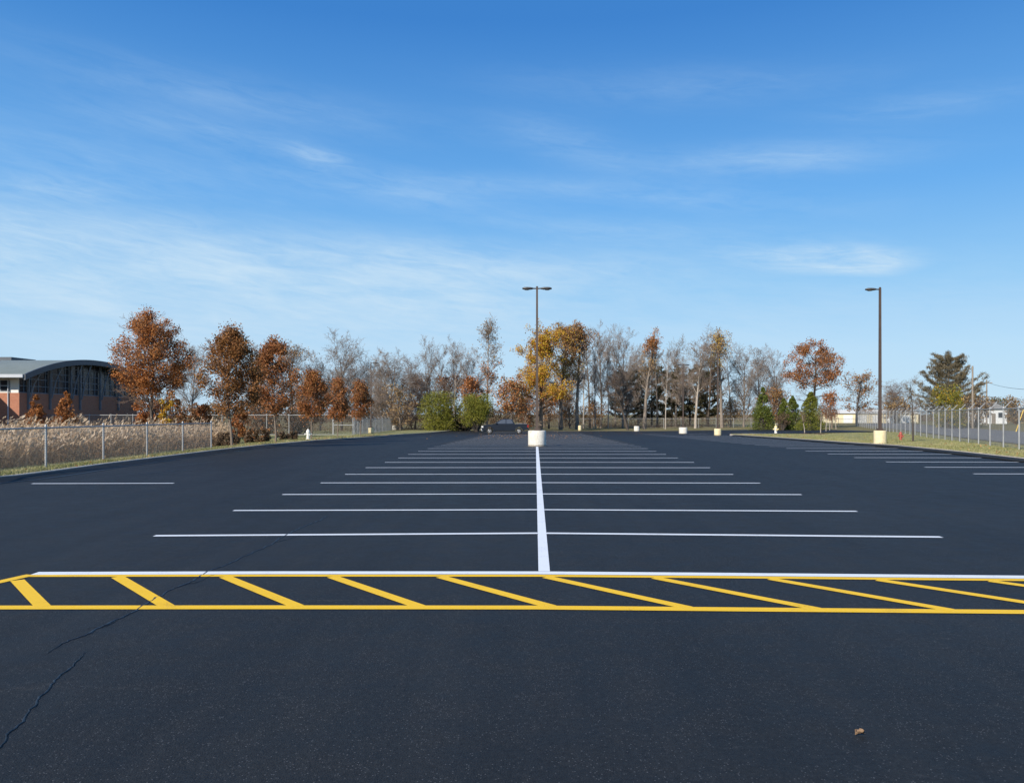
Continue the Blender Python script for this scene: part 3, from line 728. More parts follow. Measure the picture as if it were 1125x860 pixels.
# ---- autumn trees of the belt
tree_top = lambda f: (lambda T, H, W: T[:, 2] > f * H)
leafy("birch_tree", 535, 347, 118, 38, "tall pale birch with a few orange leaves, behind the smaller green bush", [('tan', .5), ('orange', (.5, lambda T, H, W: (T[:, 2] < .6 * H)))], 1500, .13, 41, c0=.3, n1=24, ang=(25, 50), bark='bark_pale', levels=4, twig='twig', spread=.3, r0=.16)
leafy("autumn_tree", 322, 374, 108, 54, "thin tan-leaved tree behind the rust-orange verge tree", [("tan", .8), ("brownleaf", .2)], 1700, .11, 40, c0=.25, n1=24, ang=(28, 55), levels=4, n2=7, n3=5, frac=.6)
leafy("autumn_tree", 492, 412, 128, 44, "orange tree between the two green bushes", [('rust', .5), ('redleaf', .5)], 2600, .16, 42, c0=.2)
leafy("autumn_tree", 456, 412, 132, 44, "dull brown-orange tree left of the larger green bush", [('brownleaf', .5), ('rust', .5)], 2200, .16, 43, c0=.2, frac=.7)
leafy("autumn_tree", 522, 414, 116, 34, "red-orange tree standing right behind the smaller green bush", [('redleaf', .7), ('orange', .3)], 2600, .14, 44, c0=.25)
leafy("autumn_tree", 562, 412, 112, 44, "low bright orange tree above the parked pickup", [('orange', .6), ('tan', .4)], 3600, .14, 45, c0=.45, ang=(50, 85))
leafy("autumn_tree", 594, 356, 118, 62, "tall golden tree right behind the middle lamp pole", [('yellow', (.70, lambda T, H, W: T[:, 2] > .30 * H)), ('orange', .30)], 20000, .115, 46, c0=.24, n1=30, ang=(38, 72), frac=.7, bark='bark_brown', spread=.24, prof_fn=lambda h: 1.05 - .5 * h)
leafy("autumn_tree", 616, 355, 124, 48, "tall yellow-brown tree right of the golden one", [('tan', (.4, tree_top(.4))), ('rust', (.4, tree_top(.6))), ('yellow', (.2, tree_top(.5)))], 10500, .115, 47, c0=.36, n1=24, ang=(25, 50), frac=.6, levels=4, n2=6, n3=4, bark='bark_brown')
leafy("autumn_tree", 634, 353, 126, 34, "slim tree with rusty leaves only at its top", [('rust', (.6, tree_top(.72))), ('tan', (.4, tree_top(.6)))], 3400, .125, 48, c0=.45, n1=22, ang=(22, 45), levels=4, n2=6, n3=4, frac=.6, bark='bark_grey', twig='twig')
leafy("autumn_tree", 708, 360, 130, 36, "slim tree with an orange tuft at its top, above the pines", [('tan', (.5, tree_top(.55))), ('orange', (.5, lambda T, H, W: (T[:, 2] > .74 * H) & (T[:, 0] > 0)))], 2800, .125, 49, c0=.35, n1=24, ang=(25, 50), levels=4, n2=7, n3=4, frac=.6, bark='bark_grey', twig='twig')
leafy("autumn_tree", 793, 361, 134, 36, "slim tan-topped tree behind the far single lamp", [('tan', (.7, tree_top(.6))), ('yellow', (.3, tree_top(.6)))], 3400, .125, 50, c0=.4, n1=24, ang=(25, 50), levels=4, n2=6, n3=4, frac=.7, bark='bark_grey', twig='twig')
for i, (px, top_, d, w, mt, lab) in enumerate([(577, 432, 128, 22, 'redleaf', "low red tree just left of the middle lamp pole, behind the bays"), (603, 418, 134, 30, 'rust', "low rusty tree under the golden tree"),
        (626, 428, 136, 30, 'brownleaf', "low brown tree under the rusty-topped slim tree"), (650, 438, 138, 32, 'brownleaf', "lowest brown tree under the bare clump"), (440, 420, 112, 36, 'tan', "low tan tree at the far end of the barbed fence"), (800, 436, 140, 30, 'tan', "low tan tree right of the far single lamp")]):
    leafy("understory_tree", px, top_, d, w, lab, [(mt, .7), ('tan', .3)], 1500, .12, 140 + i, c0=.15, ang=(35, 70), group="low trees under the belt", frac=.7)
leafy("autumn_tree", 846, 424, 132, 44, "low brown tree behind the first cone-shaped evergreen", [('brownleaf', .6), ('tan', .4)], 2000, .14, 51, c0=.2)
leafy("oak_tree", 893, 373, 122, 66, "broad round-topped oak with red-brown leaves, right of the belt", [('rust', (.55, tree_top(.45))), ('redleaf', (.45, tree_top(.5)))], 10000, .12, 52, c0=.38, n1=24, ang=(45, 80), bark='bark_dark', n2=9, n3=6, spread=.22, frac=.6, egg=(.85, .55, 34))
leafy("oak_tree", 941, 408, 150, 40, "smaller oak with patchy brown leaves beside the roadside lamp pole", [('brownleaf', .4), ('tan', .3), ('rust', .3)], 2200, .16, 53, c0=.3, ang=(45, 85), frac=.6, bark='bark_dark')
leafy("autumn_tree", 914, 431, 116, 20, "small red-orange tree behind the pale-trunked saplings", [('redleaf', 1)], 1500, .12, 54, c0=.3)
leafy("dark_tree", 673, 400, 122, 40, "dark leaning bare trunk at the left of the pines", [('brush', 1.0)], 200, .1, 55, c0=.4, n1=14, bark='bark_dark', levels=3, lean=(-.30, 0), r0=.24, ang=(30, 60)).location.x += 2.4
bush("brown_shrub", 985, 433, 180, 30, "round brown shrub beneath the low spreading bare tree", [('brush', .5), ('tan', .5)], 1500, .22, 56)
bush("brown_shrub", 548, 440, 130, 50, "dark leafless thicket right behind the parked pickup", [('brush', 1)], 3000, .13, 57, lumps=40)
bush("brown_shrub", 860, 452, 104, 14, "low brown shrub behind the white and cream hydrant", [('brush', 1)], 1200, .09, 58)
# ---- evergreens
bush("green_bush", 481, 430, 111, 43, "larger yellow-green evergreen bush left of the pickup", [('hedge', 1)], 17000, .085, 61, lumps=95, group="evergreen bushes by the pickup", dpt=4.5, bottom=-.08)
bush("green_bush", 524, 431, 108, 36, "smaller yellow-green evergreen bush over the pickup's bonnet", [('hedge', 1)], 13000, .085, 62, lumps=80, group="evergreen bushes by the pickup", dpt=4, bottom=.14)
bush("gap_shade_foliage", 513, 443, 113, 40, "dark foliage added as shade in the gap between the two green bushes", [('pine', .7), ('brush', .3)], 5000, .13, 60, lumps=40)  # dark foliage added to stand for the shade under and between the bushes
bush("cone_evergreen", 838, 424, 110, 24, "slimmest cone-shaped evergreen, left of the white and cream hydrant", [('spruce', 1)], 12000, .085, 63, shape='cone', lumps=90, cat="tree", group="cone-shaped evergreens")
bush("cone_evergreen", 861, 436, 111, 18, "shortest cone-shaped evergreen, behind the white and cream hydrant", [('spruce', 1)], 8000, .085, 64, shape='cone', lumps=70, cat="tree", group="cone-shaped evergreens")
bush("cone_evergreen", 871, 434, 106, 23, "middle cone-shaped evergreen of the three close ones", [('spruce', 1)], 9500, .085, 65, shape='cone', lumps=80, cat="tree", group="cone-shaped evergreens")
bush("cone_evergreen", 891, 429, 102, 28, "widest cone-shaped evergreen, behind the pale-trunked saplings", [('hedge', .6), ('spruce', .4)], 13000, .08, 66, shape='cone', lumps=90, cat="tree", group="cone-shaped evergreens")
for i, (px, top, d, w, lab) in enumerate([(688, 408, 150, 36, "dark pine beside the leaning dark trunk"), (716, 404, 158, 42, "dark pine beneath the tree with the orange tuft"),
        (738, 409, 152, 40, "dark pine under the far double lamp"), (758, 405, 156, 40, "dark pine behind the tall straight pale trunk"), (777, 407, 152, 34, "dark pine left of the far single lamp pole")]):
    pine("pine_tree", px, top, d, w * 1.25, lab, 'pine', 70 + i, 7000, .14, .27, group="dark pines of the belt", layers=9, shape=lambda h: (.9 + .2 * h) * (1 - .5 * h ** 4), asp=.26)
pine("pine_tree", 1042, 393, 130, 92, "big grey-green spreading pine beyond the road", 'pale_pine', 80, 26000, .10, .24, 'bark_brown', layers=15, shape=lambda h: (1.05 - .78 * h ** 1.15), rise=.24)
bush("roadside_bush", 1043, 421, 112, 34, "yellow-green round bush before the big spreading pine", [('hedge', .8), ('yellow', .2)], 8000, .11, 81, lumps=50)
bush("roadside_bush", 1069, 430, 120, 42, "brown bush right of the yellow-green one beyond the road", [('brush', .6), ('tan', .4)], 3500, .14, 82)
bush("roadside_bush", 1118, 433, 160, 26, "tan bush at the right end of the roadside", [('tan', .6), ('brush', .4)], 1800, .18, 83)
bush("roadside_bush", 1100, 436, 200, 30, "low dark bush right of the white house", [('brush', .7), ('spruce', .3)], 1800, .22, 84)
# ---- young trees on the right verge
def sapling(px, top, d, wpx, label, seed, bark, name="sapling", group=None, dz=.08, n1=14, c0=.4, r0=.042, n3=2):
    H, W = size_px(px, d, top, wpx)
    root = empty(name, at(px, d, dz)); tag(root, label, "tree", group)
    sk = skeleton(seed, H - dz, W, c0, n1, 3, (20, 45), .10, .05, r0, n2=4, n3=n3)
    V, Q = wood(root, sk, M[bark], None, .0045, 1); np_mesh("crown", V, Q, M['twig_brown'], root)
    return root
sapling(1003, 410, 49.5, 22, "slim bare young tree with dark trunk on the grass by the red hydrant", 91, 'bark_dark', n1=16, r0=.065)
for i, (px, top, d, w, lab) in enumerate([(884, 447, 87, 12, "pale-trunked sapling standing on the wider mulch patch"), (901.5, 440, 85, 16, "pale-trunked sapling on the mulch patch nearest the kerb"),
        (907.5, 442, 94, 14, "third sapling of the row, first without a mulch patch"), (911.5, 443, 98, 13, "fourth sapling of the row behind the mulch patches"), (918.5, 446, 104, 12, "last and farthest sapling of the row")]):
    sapling(px, top, d, w, lab, 92 + i, 'bark_pale', group="saplings on the grass verge", c0=.42, n1=24, r0=.055, n3=4)
for px, d, w in ((885.5, 84.0, .75), (902.5, 80.5, .75)):
    x = gx(px, d); z = float(prof(d)) + .12
    o = MB().lathe([(w, 0), (w * .95, .05), (w * .6, .10), (.05, .12)], 18).build("mulch_bed", M['mulch'], smooth=True); o.location = (x, d, z - .02)
    o.scale = (1, 1.6, 1); o['kind'] = 'structure'

# far wood beyond the field: one mass
def far_wood():
    rg = np.random.default_rng(7); n = 60000
    x = rg.uniform(-260, 330, n); d = rg.uniform(215, 260, n)
    h = (3.6 + 2.2 * np.sin(x * .05) + 1.6 * np.sin(x * .17 + 2) + 1.0 * np.sin(x * .43)) * rg.random(n) ** .8
    V, Q = cards(rg, np.stack([x, d, h - .7], 1), .34, .3, np.tile([[0, 0, 1.]], (n, 1)), .7)
    o = np_mesh("distant_wood", V, Q, M['brush']); tag(o, "low brown wood along the horizon behind the trees", "wood", kind='stuff')
far_wood()
def understory():
    rg = np.random.default_rng(8); n = 60000
    x = np.concatenate([rg.uniform(-52, -8, n // 2), rg.uniform(2, 40, n // 2)]); d = np.where(x < -8, rg.uniform(112, 140, n), rg.uniform(138, 175, n))
    d = np.where(x < -18, rg.uniform(90, 130, n), d)
    h = (1.6 + .8 * np.sin(x * .9) + .6 * np.sin(x * 2.3 + d * .2)) * np.where(x < -8, 1.7, np.where(x < 17, 1.75, .75)) * rg.random(n) ** 1.4
    V, Q = cards(rg, np.stack([x, d, h - .75], 1), .13, .12, np.tile([[0, 0, 1.]], (n, 1)), .55)
    o = np_mesh("undergrowth", V, Q, M['brush']); tag(o, "brown tangled undergrowth between the belt's trunks", "undergrowth", kind='stuff')
understory()

# ------------------------------------------------------------------ reeds, grass, leaves
def reeds():
    rg = np.random.default_rng(3); n = 17000
    y = 21 + (rg.random(n) ** .85) * 56; a = rg.random(n)
    xr = np.minimum(-15.6 - .02 * y, -.375 * y); xl = -.70 * y - 4
    xr = np.where(y < 34, np.minimum(-15.4, xr * .0 - 15.4 - 1.6 * np.clip((30 - y) / 9, 0, 1)), xr)
    x = xr + (xl - xr) * a ** 1.15
    keep = x < -14.9; x, y = x[keep], y[keep]; n = len(x)
    h = rg.uniform(.62, 1.06, n) + .16 * np.sin(x * .6) * np.sin(y * .43) + np.where(y > 50, -.10, 0) + .5 * (rg.random(n) < .05)
    z0 = gz(x, y) - .07
    lean = rg.normal(0, .14, (n, 2)) + np.array([.20, .06])
    B0 = np.stack([x, y, z0], 1); tip = B0 + np.stack([lean[:, 0] * h, lean[:, 1] * h, h], 1)
    mid = (B0 + tip) / 2 - np.stack([lean[:, 0] * h * .18, lean[:, 1] * h * .18, 0 * h], 1)
    w = .009
    Vs = []; Qs = []; off = 0
    def rib(A, Bm, Cc, w0, w1):
        nonlocal off
        m = len(A); s = rg.normal(0, 1, (m, 3)); s[:, 2] *= .2; s /= np.linalg.norm(s, axis=1, keepdims=True)
        V = np.stack([A - s * w0, A + s * w0, Bm + s * w0 * .9, Bm - s * w0 * .9, Cc + s * w1, Cc - s * w1], 1).reshape(-1, 3)
        q = (np.arange(m) * 6)[:, None, None] + np.array([[0, 1, 2, 3], [3, 2, 4, 5]])[None]
        Vs.append(V); Qs.append(q.reshape(-1, 4) + off); off += len(V)
    rib(B0, mid, tip, w, .004)
    for f0 in (.3, .45, .6, .72):                   # blades
        base = B0 + (tip - B0) * f0; L = rg.uniform(.25, .5, n)[:, None]
        dr = rg.normal(0, 1, (n, 3)); dr[:, 2] = np.abs(dr[:, 2]) * .8 + .25; dr[:, 0] += .5; dr /= np.linalg.norm(dr, axis=1, keepdims=True)
        rib(base, base + dr * L * .55, base + dr * L + np.array([.05, 0, -.10]), .011, .002)
    o = np_mesh("reeds", np.concatenate(Vs), np.concatenate(Qs), M['reed']); tag(o, "dense bed of dry tan reeds behind the near chain-link fence", "reeds", kind='stuff')
    Vs.clear(); Qs.clear(); off = 0
    k = rg.random(n) < .55; T = tip[k]; m = len(T)
    dr = np.stack([lean[k, 0] + .45, lean[k, 1] + .1, np.full(m, 1.0)], 1) + rg.normal(0, .2, (m, 3)); dr /= np.linalg.norm(dr, axis=1, keepdims=True)
    for j in range(4):
        c = T + dr * rg.uniform(-.05, .22, (m, 1)) + rg.normal(0, .022, (m, 3))
        V, Q = cards(rg, c, .09, .34, dr, .35); Vs.append(V); Qs.append(Q + off); off += len(V)
    o = np_mesh("reed_plumes", np.concatenate(Vs), np.concatenate(Qs), M['plume']); tag(o, "pale feathery plumes topping the dry reeds", "reeds", kind='stuff')
reeds()
def thatch():
    rg = np.random.default_rng(13); n = 26000
    y = 22 + rg.random(n) ** .8 * 50; x = np.where(y < 34, -15.5 - 1.4 * np.clip((30 - y) / 9, 0, 1), np.minimum(-15.6, -.375 * y)) - rg.random(n) ** 1.5 * 9
    z = gz(x, y) - .07 + rg.random(n) ** 1.6 * .55
    V, Q = cards(rg, np.stack([x, y, z], 1), .085, .16, np.tile([[.3, 0, .7]], (n, 1)), .9)
    o = np_mesh("reed_thatch", V, Q, M['brush']); tag(o, "dark brown fallen leaves around the feet of the reeds", "reeds", kind='stuff')
thatch()
def grass():
    rg = np.random.default_rng(4)
    y = np.concatenate([rg.uniform(17.5, 42, 26000), rg.uniform(42, 84, 12000)]); n = len(y)
    lx = np.array([leftx(v) for v in y]) - .16; w = np.where(y < 42, 2.8, 3 + (y - 42) * .4); x = lx - rg.random(n) * w
    t = sstep(0, 1, (lx - x) / w); z = (prof(y) + .135) * (1 - t) + (gz(x, y) - .03) * t
    yr = np.concatenate([rg.uniform(24, 52, 26000), rg.uniform(52, 85, 20000)]); m = len(yr)
    rx = np.array([rightx(v) for v in yr]) + .17; xe = fence_x(yr) + 1.6; xr = rx + rg.random(m) ** 1.3 * (xe - rx); tr = sstep(0, 1, (xr - rx) / (xe - rx))
    zr_ = (prof(yr) + .125) * (1 - tr) + (gz(xr, yr) - .02) * tr
    X = np.concatenate([x, xr]); Y = np.concatenate([y, yr]); Z = np.concatenate([z, zr_]); k = len(X)
    hgt = rg.uniform(.035, .085, k) * (1 + .6 * (rg.random(k) < .06)); a = rg.uniform(0, 6.283, k); s = np.stack([np.cos(a), np.sin(a), 0 * a], 1) * .012
    c = np.stack([X, Y, Z], 1); tip = c + rg.normal(0, .025, (k, 3)) ; tip[:, 2] = Z + hgt
    V = np.stack([c - s, c + s, tip], 1).reshape(-1, 3)
    o = np_mesh("grass", V, np.arange(3 * k).reshape(-1, 3), M['blade'], tri=True); tag(o, "short olive and straw grass of the verges", "grass", kind='stuff')
grass()
def litter():
    rg = np.random.default_rng(6)
    y1 = rg.uniform(62, 90, 420); x1 = axis(y1) + rg.normal(-.6, 3.0, 420)
    y2 = rg.uniform(18, 80, 420); x2 = np.array([leftx(v) for v in y2]) - np.abs(rg.normal(0, 1.4, 420))
    y3 = rg.uniform(24, 84, 420); x3 = np.array([rightx(v) for v in y3]) + np.abs(rg.normal(0, 2.5, 420))
    y4 = rg.uniform(90, 111, 120); x4 = rg.uniform(-8, 30, 120)
    x = np.concatenate([x1, x2, x3, x4]); y = np.concatenate([y1, y2, y3, y4])
    z = np.concatenate([prof(y1) + .02, prof(y2) + .17, prof(y3) + .16, prof(y4) + .02])
    n = len(x); c = np.stack([x, y, z], 1); d = rg.normal(0, 1, (n, 3)); d[:, 2] *= .25
    V, Q = cards(rg, c, .042, .7, d, .05); o = np_mesh("leaf_litter", V, Q, M['litter']); tag(o, "orange fallen leaves scattered over the far bays and verges", "leaves", kind='stuff')
litter()
# the curled leaf on the foreground asphalt
def fallen_leaf():
    x, y = gp(945, 807.5); root = empty("fallen_leaf", (x, y, .002), .25); root.scale = (.86, .86, .86); tag(root, "single dry brown curled leaf lying on the near asphalt", "leaf")
    V = []; Q = []; n = 9; m = 6
    for i in range(n):
        t = i / (n - 1); w = .024 * math.sin(math.pi * min(.97, t * .93 + .05)) * (1 + .30 * math.sin(t * 19))
        for j in range(m):
            s = j / (m - 1) * 2 - 1
            V.append((-.036 + .066 * t, s * w, .004 + .020 * s * s * (1 + .4 * math.sin(t * 9)) + .010 * math.sin(t * 3.1) ** 2))
    for i in range(n - 1):
        for j in range(m - 1):
            a = i * m + j; Q.append((a, a + 1, a + 1 + m, a + m))
    np_mesh("leaf_blade", V, Q, M['dry_leaf'], root, smooth=True)
    MB().tube([(.028, 0, .006), (.038, .002, .009), (.048, .006, .006)], .0016, 5).build("leaf_stem", M['bark_brown'], root)
fallen_leaf()

# ------------------------------------------------------------------ fences
def chain(P, hs, sp=.085, r=.0019, lo=.04):
    """diamond wires between successive posts"""
    A = []; Bq = []
    hs = list(hs) if hasattr(hs, '__len__') else [hs] * len(P)
    for p, q, h in zip(P[:-1], P[1:], hs):
        p = np.array(p); q = np.array(q); L = np.linalg.norm((q - p)[:2]); hh = h - lo
        for o in np.arange(-hh, L, sp):
            s0, s1 = max(0, o), min(L, o + hh)
            if s1 - s0 < .01: continue
            for fl in (0, 1):
                e0, e1 = ((s0, s0 - o), (s1, s1 - o)) if not fl else ((s0, hh - (s0 - o)), (s1, hh - (s1 - o)))
                for e, dst in ((e0, A), (e1, Bq)):
                    b = p + (q - p) * (e[0] / L); dst.append((b[0], b[1], b[2] + lo + e[1]))
    return tubes(A, Bq, r, r, 3)
def fence(name, label, pts, h, post_r=.03, rail_r=.021, arms=None, sp=.085, wr=.0019, bottom_rail=False, mid_rail=False, group=None, dense_posts=1, top_rail=True, end_r=None):
    o0 = np.array(pts[0]); root = empty(name, tuple(o0)); tag(root, label, "fence", group)
    P = [tuple(np.array(p) - o0) for p in pts]
    H_ = list(h) if hasattr(h, '__len__') else [h] * len(P)
    for i, p in enumerate(P):
        h = H_[i]
        r = (end_r or post_r) if i in (0, len(P) - 1) else post_r
        mb = MB().tube([(p[0], p[1], p[2] - .1), (p[0], p[1], p[2] + h + .03)], r, 8); mb.lathe([(r * 1.25, 0), (r * 1.25, .03), (r * .5, .07)], 8, (p[0], p[1], p[2] + h + .03))
        post = mb.build("post", M['galv'], root, smooth=True)
        if arms is not None:
            e = (p[0] + arms[0], p[1] + arms[1], p[2] + h + arms[2])
            MB().tube([(p[0], p[1], p[2] + h - .02), e], [.028, .020], 6).build("barbed_arm", M['galv'], post)
    if top_rail: MB().tube([(p[0], p[1], p[2] + h - .01) for p, h in zip(P, H_)], rail_r, 6).build("top_rail", M['galv'], root, smooth=True)
    if bottom_rail: MB().tube([(p[0], p[1], p[2] + .10) for p in P], rail_r, 6).build("bottom_rail", M['galv'], root, smooth=True)
    V, Q = chain(P, H_, sp, wr); np_mesh("wire_mesh", V, Q, M['wire'], root)
    if arms is not None:
        A = []; Bq = []
        for t in (.35, .67, .98):
            for p, q, h, h2 in zip(P[:-1], P[1:], H_[:-1], H_[1:]):
                A.append((p[0] + arms[0] * t, p[1] + arms[1] * t, p[2] + h + arms[2] * t)); Bq.append((q[0] + arms[0] * t, q[1] + arms[1] * t, q[2] + h2 + arms[2] * t))
        V, Q = tubes(A, Bq, .007, .007, 3); np_mesh("barbed_wire", V, Q, M['wire'], root)
    return root
pts = [(-14.0, y, .12) for y in (16.5, 19.85, 23.1, 26.35, 29.5, 32.7, 35.8)]
fence("chain_link_fence", "low near chain-link fence between the grass verge and the reeds", pts, 1.20, .032, .024, sp=.075, wr=.0021)
yb = 80.0
pts = [(gx(px, yb), yb, float(gz(-30, yb)) + .02) for px in [24, 49, 74, 98, 122, 146, 171, 196, 220, 244, 268, 293, 317.5, 342]] + [(gx(365.5, yb), yb, float(gz(-18, yb)) + .02)]
fence("chain_link_fence", "long chain-link fence standing behind the reeds and verge trees", pts, 2.15, .038, .032, sp=.10, wr=.0025, bottom_rail=True)
# gate at its right end
def gate():
    x0, x1 = gx(366.5, yb), gx(389, yb); z0 = float(gz(-18, yb)) + .06
    root = empty("fence_gate", (x0, yb, z0)); tag(root, "chain-link gate with middle bar closing the long fence", "gate")
    w = x1 - x0; mb = MB()
    for pth in ([(0, 0, 0), (0, 0, 2.10)], [(w, 0, 0), (w, 0, 2.10)], [(0, 0, .04), (w, 0, .04)], [(0, 0, 1.05), (w, 0, 1.05)], [(0, 0, 2.07), (w, 0, 2.07)]): mb.tube(pth, .042, 8)
    mb.build("gate_frame", M['galv'], root, smooth=True)
    V, Q = chain([(0, 0, 0), (w, 0, 0)], 2.06, .10, .0025); np_mesh("wire_mesh", V, Q, M['wire'], root)
    for z in (.35, 1.55): MB().lathe([(.06, 0), (.06, .12)], 8, (0, 0, z)).build("hinge", M['galv'], root)
gate()
pts = [(-17.0 - .018 * (y - 82), y, float(gz(-17, y)) + .03) for y in np.arange(82, 126.5, 3.05)]
fence("barbed_fence", "barbed chain-link fence running back along the pale path to the green bush", pts, 1.85, .034, .026, arms=(-.28, 0, .34), sp=.07, wr=.0034)
pts = [(x, 134, -.78) for x in np.arange(2.0, 62.5, 3.05)]
fence("chain_link_fence", "distant chain-link fence across the far end in front of the pines", pts, 1.75, .035, .030, sp=.11, wr=.0026)
ys_f = [34.4 + 3.05 * k for k in range(-3, 34)]
pts = [(float(fence_x(y)), y, float(right_z(y)) - .01) for y in ys_f]
hts = [float(np.interp(y, [25, 34.4, 62, 135], [1.84, 1.87, 2.22, 2.40])) for y in ys_f]
fence("barbed_fence", "tall chain-link fence with barbed arms beside the road", pts, hts, .036, .026, arms=(.34, -.06, .36), sp=.085, wr=.0016)

# ------------------------------------------------------------------ lamp posts
def lamp_head(root, sx, arm=.20, L=.62):
    pr = [(-.5, .02), (-.46, .55), (-.30, .92), (-.05, 1.0), (.22, .92), (.40, .70), (.5, .45)]
    mb = MB(); k = 16; vs = []; fs = []
    for t, s in pr:
        for j in range(k):
            a = 2 * math.pi * j / k; c, sn = math.cos(a), math.sin(a)
            z = .085 * s * (sn if sn > 0 else sn * .75); yv = .17 * s * math.copysign(abs(c) ** .8, c)
            vs.append((sx * (arm + L * .5 - t * L) , yv, z))
    for i in range(len(pr) - 1):
        for j in range(k):
            a, b = i * k + j, i * k + (j + 1) % k; fs.append((a, b, b + k, a + k))
    fs += [tuple(range(k)), tuple(range((len(pr) - 1) * k, len(pr) * k))]
    h = mb.add(vs, fs).build("lamp_head", M['lamp_grey'], root, smooth=True)
    l = MB().lathe([(.13, 0), (.12, -.02)], 14).build("lens", M['lens'], h, smooth=True); l.location = (sx * (arm + L * .58), 0, -.058)
    MB().tube([(0, 0, 0), (sx * (arm + .06), 0, .01)], .035, 8).build("lamp_arm", M['bronze'], root)
    return h
def light_pole(px, d, ztop, heads, bw, bh, bmat, label, group="lamp posts of the car park", z=None, pr=(.085, .062), stain=False, hs=1.0):
    x = gx(px, d); z0 = float(prof(d)) if z is None else z
    root = empty("lamp_post", (x, d, z0)); tag(root, label, "lamp post", group)
    k = 24; r = bw / 2
    MB().lathe([(r * 1.0, -.15), (r, .02), (r, bh - .05), (r * .96, bh - .012), (r * .9, bh), (.05, bh + .002)], k).build("concrete_base", M[bmat], root, smooth=True)
    H = ztop - z0
    MB().tube([(0, 0, bh + .03), (0, 0, bh + .5), (0, 0, H)], [pr[0] * 1.2, pr[0] * 1.15, pr[1] * 1.15], 4).build("pole", M['bronze'], root)
    pl = MB().box(-.19, .19, -.19, .19, bh + .002, bh + .035).box(-.13, .13, -.13, .13, bh + .035, bh + .12).build("base_plate", M['bronze'], root, bevel=.006)
    for sx in heads:
        h = lamp_head(root, sx)
    for ch in root.children:
        if ch.name.startswith(("lamp_head", "lamp_arm")): ch.location = (0, 0, H - .08)
    MB().lathe([(pr[1] * 1.1, 0), (pr[1] * .6, .05)], 8, (0, 0, H)).build("pole_cap", M['bronze'], root)
    return root
top = lambda py, d: EYE - (py - YH) * d / F
light_pole(590, 42.2, top(315.5, 42.2), (-1, 1), .98, .86, 'base_white', "double-headed lamp post in the middle of the bays on a wide white base")
light_pole(966.8, 42.6, top(316.5, 42.6), (-1,), .66, .80, 'base_yellow', "single-headed lamp post on a cream base at the grass beside the road fence", z=.02)
light_pole(788.5, 82, top(387, 82), (-1,), .74, .74, 'base_yellow', "single-headed lamp post on a cream base at the tip of the far grass strip")
light_pole(750.5, 96, top(400, 96), (-1, 1), 1.02, .80, 'base_white', "double-headed lamp post on a white base among the far bays")
light_pole(407.5, 92, top(398, 92), (1,), .62, .66, 'base_yellow', "lamp post on a cream base before the barbed fence, nearer of the two there", z=-.55)
light_pole(433.5, 113, top(404, 113), (1,), .70, .72, 'base_white', "lamp post on a pale base before the barbed fence, farther of the two there", z=-.62)
light_pole(853, 131, top(414, 131), (-1,), .7, .7, 'base_white', "thin distant lamp post between the evergreens and the bare trees", z=-.5)
# white bases at the far edge without a visible lamp
for px, py, d, lab in ((699.5, 472.6, 110, "wider white concrete barrel at the far edge of the lot, left of the double lamp"), (637, 471.6, 116, "small cream concrete barrel at the far edge, right of the middle lamp post")):
    z = float(prof(d)); w = .78 if px > 650 else .50
    o = MB().lathe([(w / 2, -.1), (w / 2, .70), (w * .47, .74), (.02, .745)], 20).build("concrete_barrel", M['base_white'] if px > 650 else M['base_yellow'], smooth=True)
    o.location = (gx(px, d), d, z); tag(o, lab, "barrel", "concrete barrels at the far edge")

# ------------------------------------------------------------------ hydrants
def hydrant(px, d, z, h, body, cap, label, rz=0.0):
    root = empty("fire_hydrant", (gx(px, d), d, z), rz); tag(root, label, "hydrant")
    s = h / .80
    MB().lathe([(.17 * s, 0), (.17 * s, .04 * s), (.12 * s, .05 * s), (.12 * s, .50 * s), (.155 * s, .51 * s), (.155 * s, .55 * s), (.13 * s, .56 * s)], 16).build("barrel", M[body], root, smooth=True)
    MB().lathe([(.14 * s, .56 * s), (.135 * s, .64 * s), (.10 * s, .71 * s), (.045 * s, .74 * s), (.04 * s, .80 * s), (.02 * s, .805 * s)], 16).build("bonnet", M[cap], root, smooth=True)
    for sx in (-1, 1):
        MB().tube([(sx * .10 * s, 0, .40 * s), (sx * .21 * s, 0, .40 * s)], .058 * s, 10).tube([(sx * .20 * s, 0, .40 * s), (sx * .26 * s, 0, .40 * s)], .075 * s, 8).build("hose_nozzle", M[cap], root, smooth=True)
    MB().tube([(0, -.10 * s, .36 * s), (0, -.22 * s, .36 * s)], .078 * s, 12).tube([(0, -.21 * s, .36 * s), (0, -.27 * s, .36 * s)], .095 * s, 8).build("pump_nozzle", M[cap], root, smooth=True)
x = gx(989.5, 55); hydrant(989.5, 55, float(gz(x, 55)) + .0, .62, 'hyd_red', 'hyd_red', "faded red fire hydrant on the grass near the slim young tree", .3)
hydrant(852.3, 89, -.50, .98, 'hyd_white', 'hyd_yellow', "white fire hydrant with a cream bonnet before the cone-shaped evergreens")
hydrant(338.5, 55, -.08, .76, 'hyd_white', 'hyd_white', "plain white fire hydrant on the verge with the rust-red trees", .5)

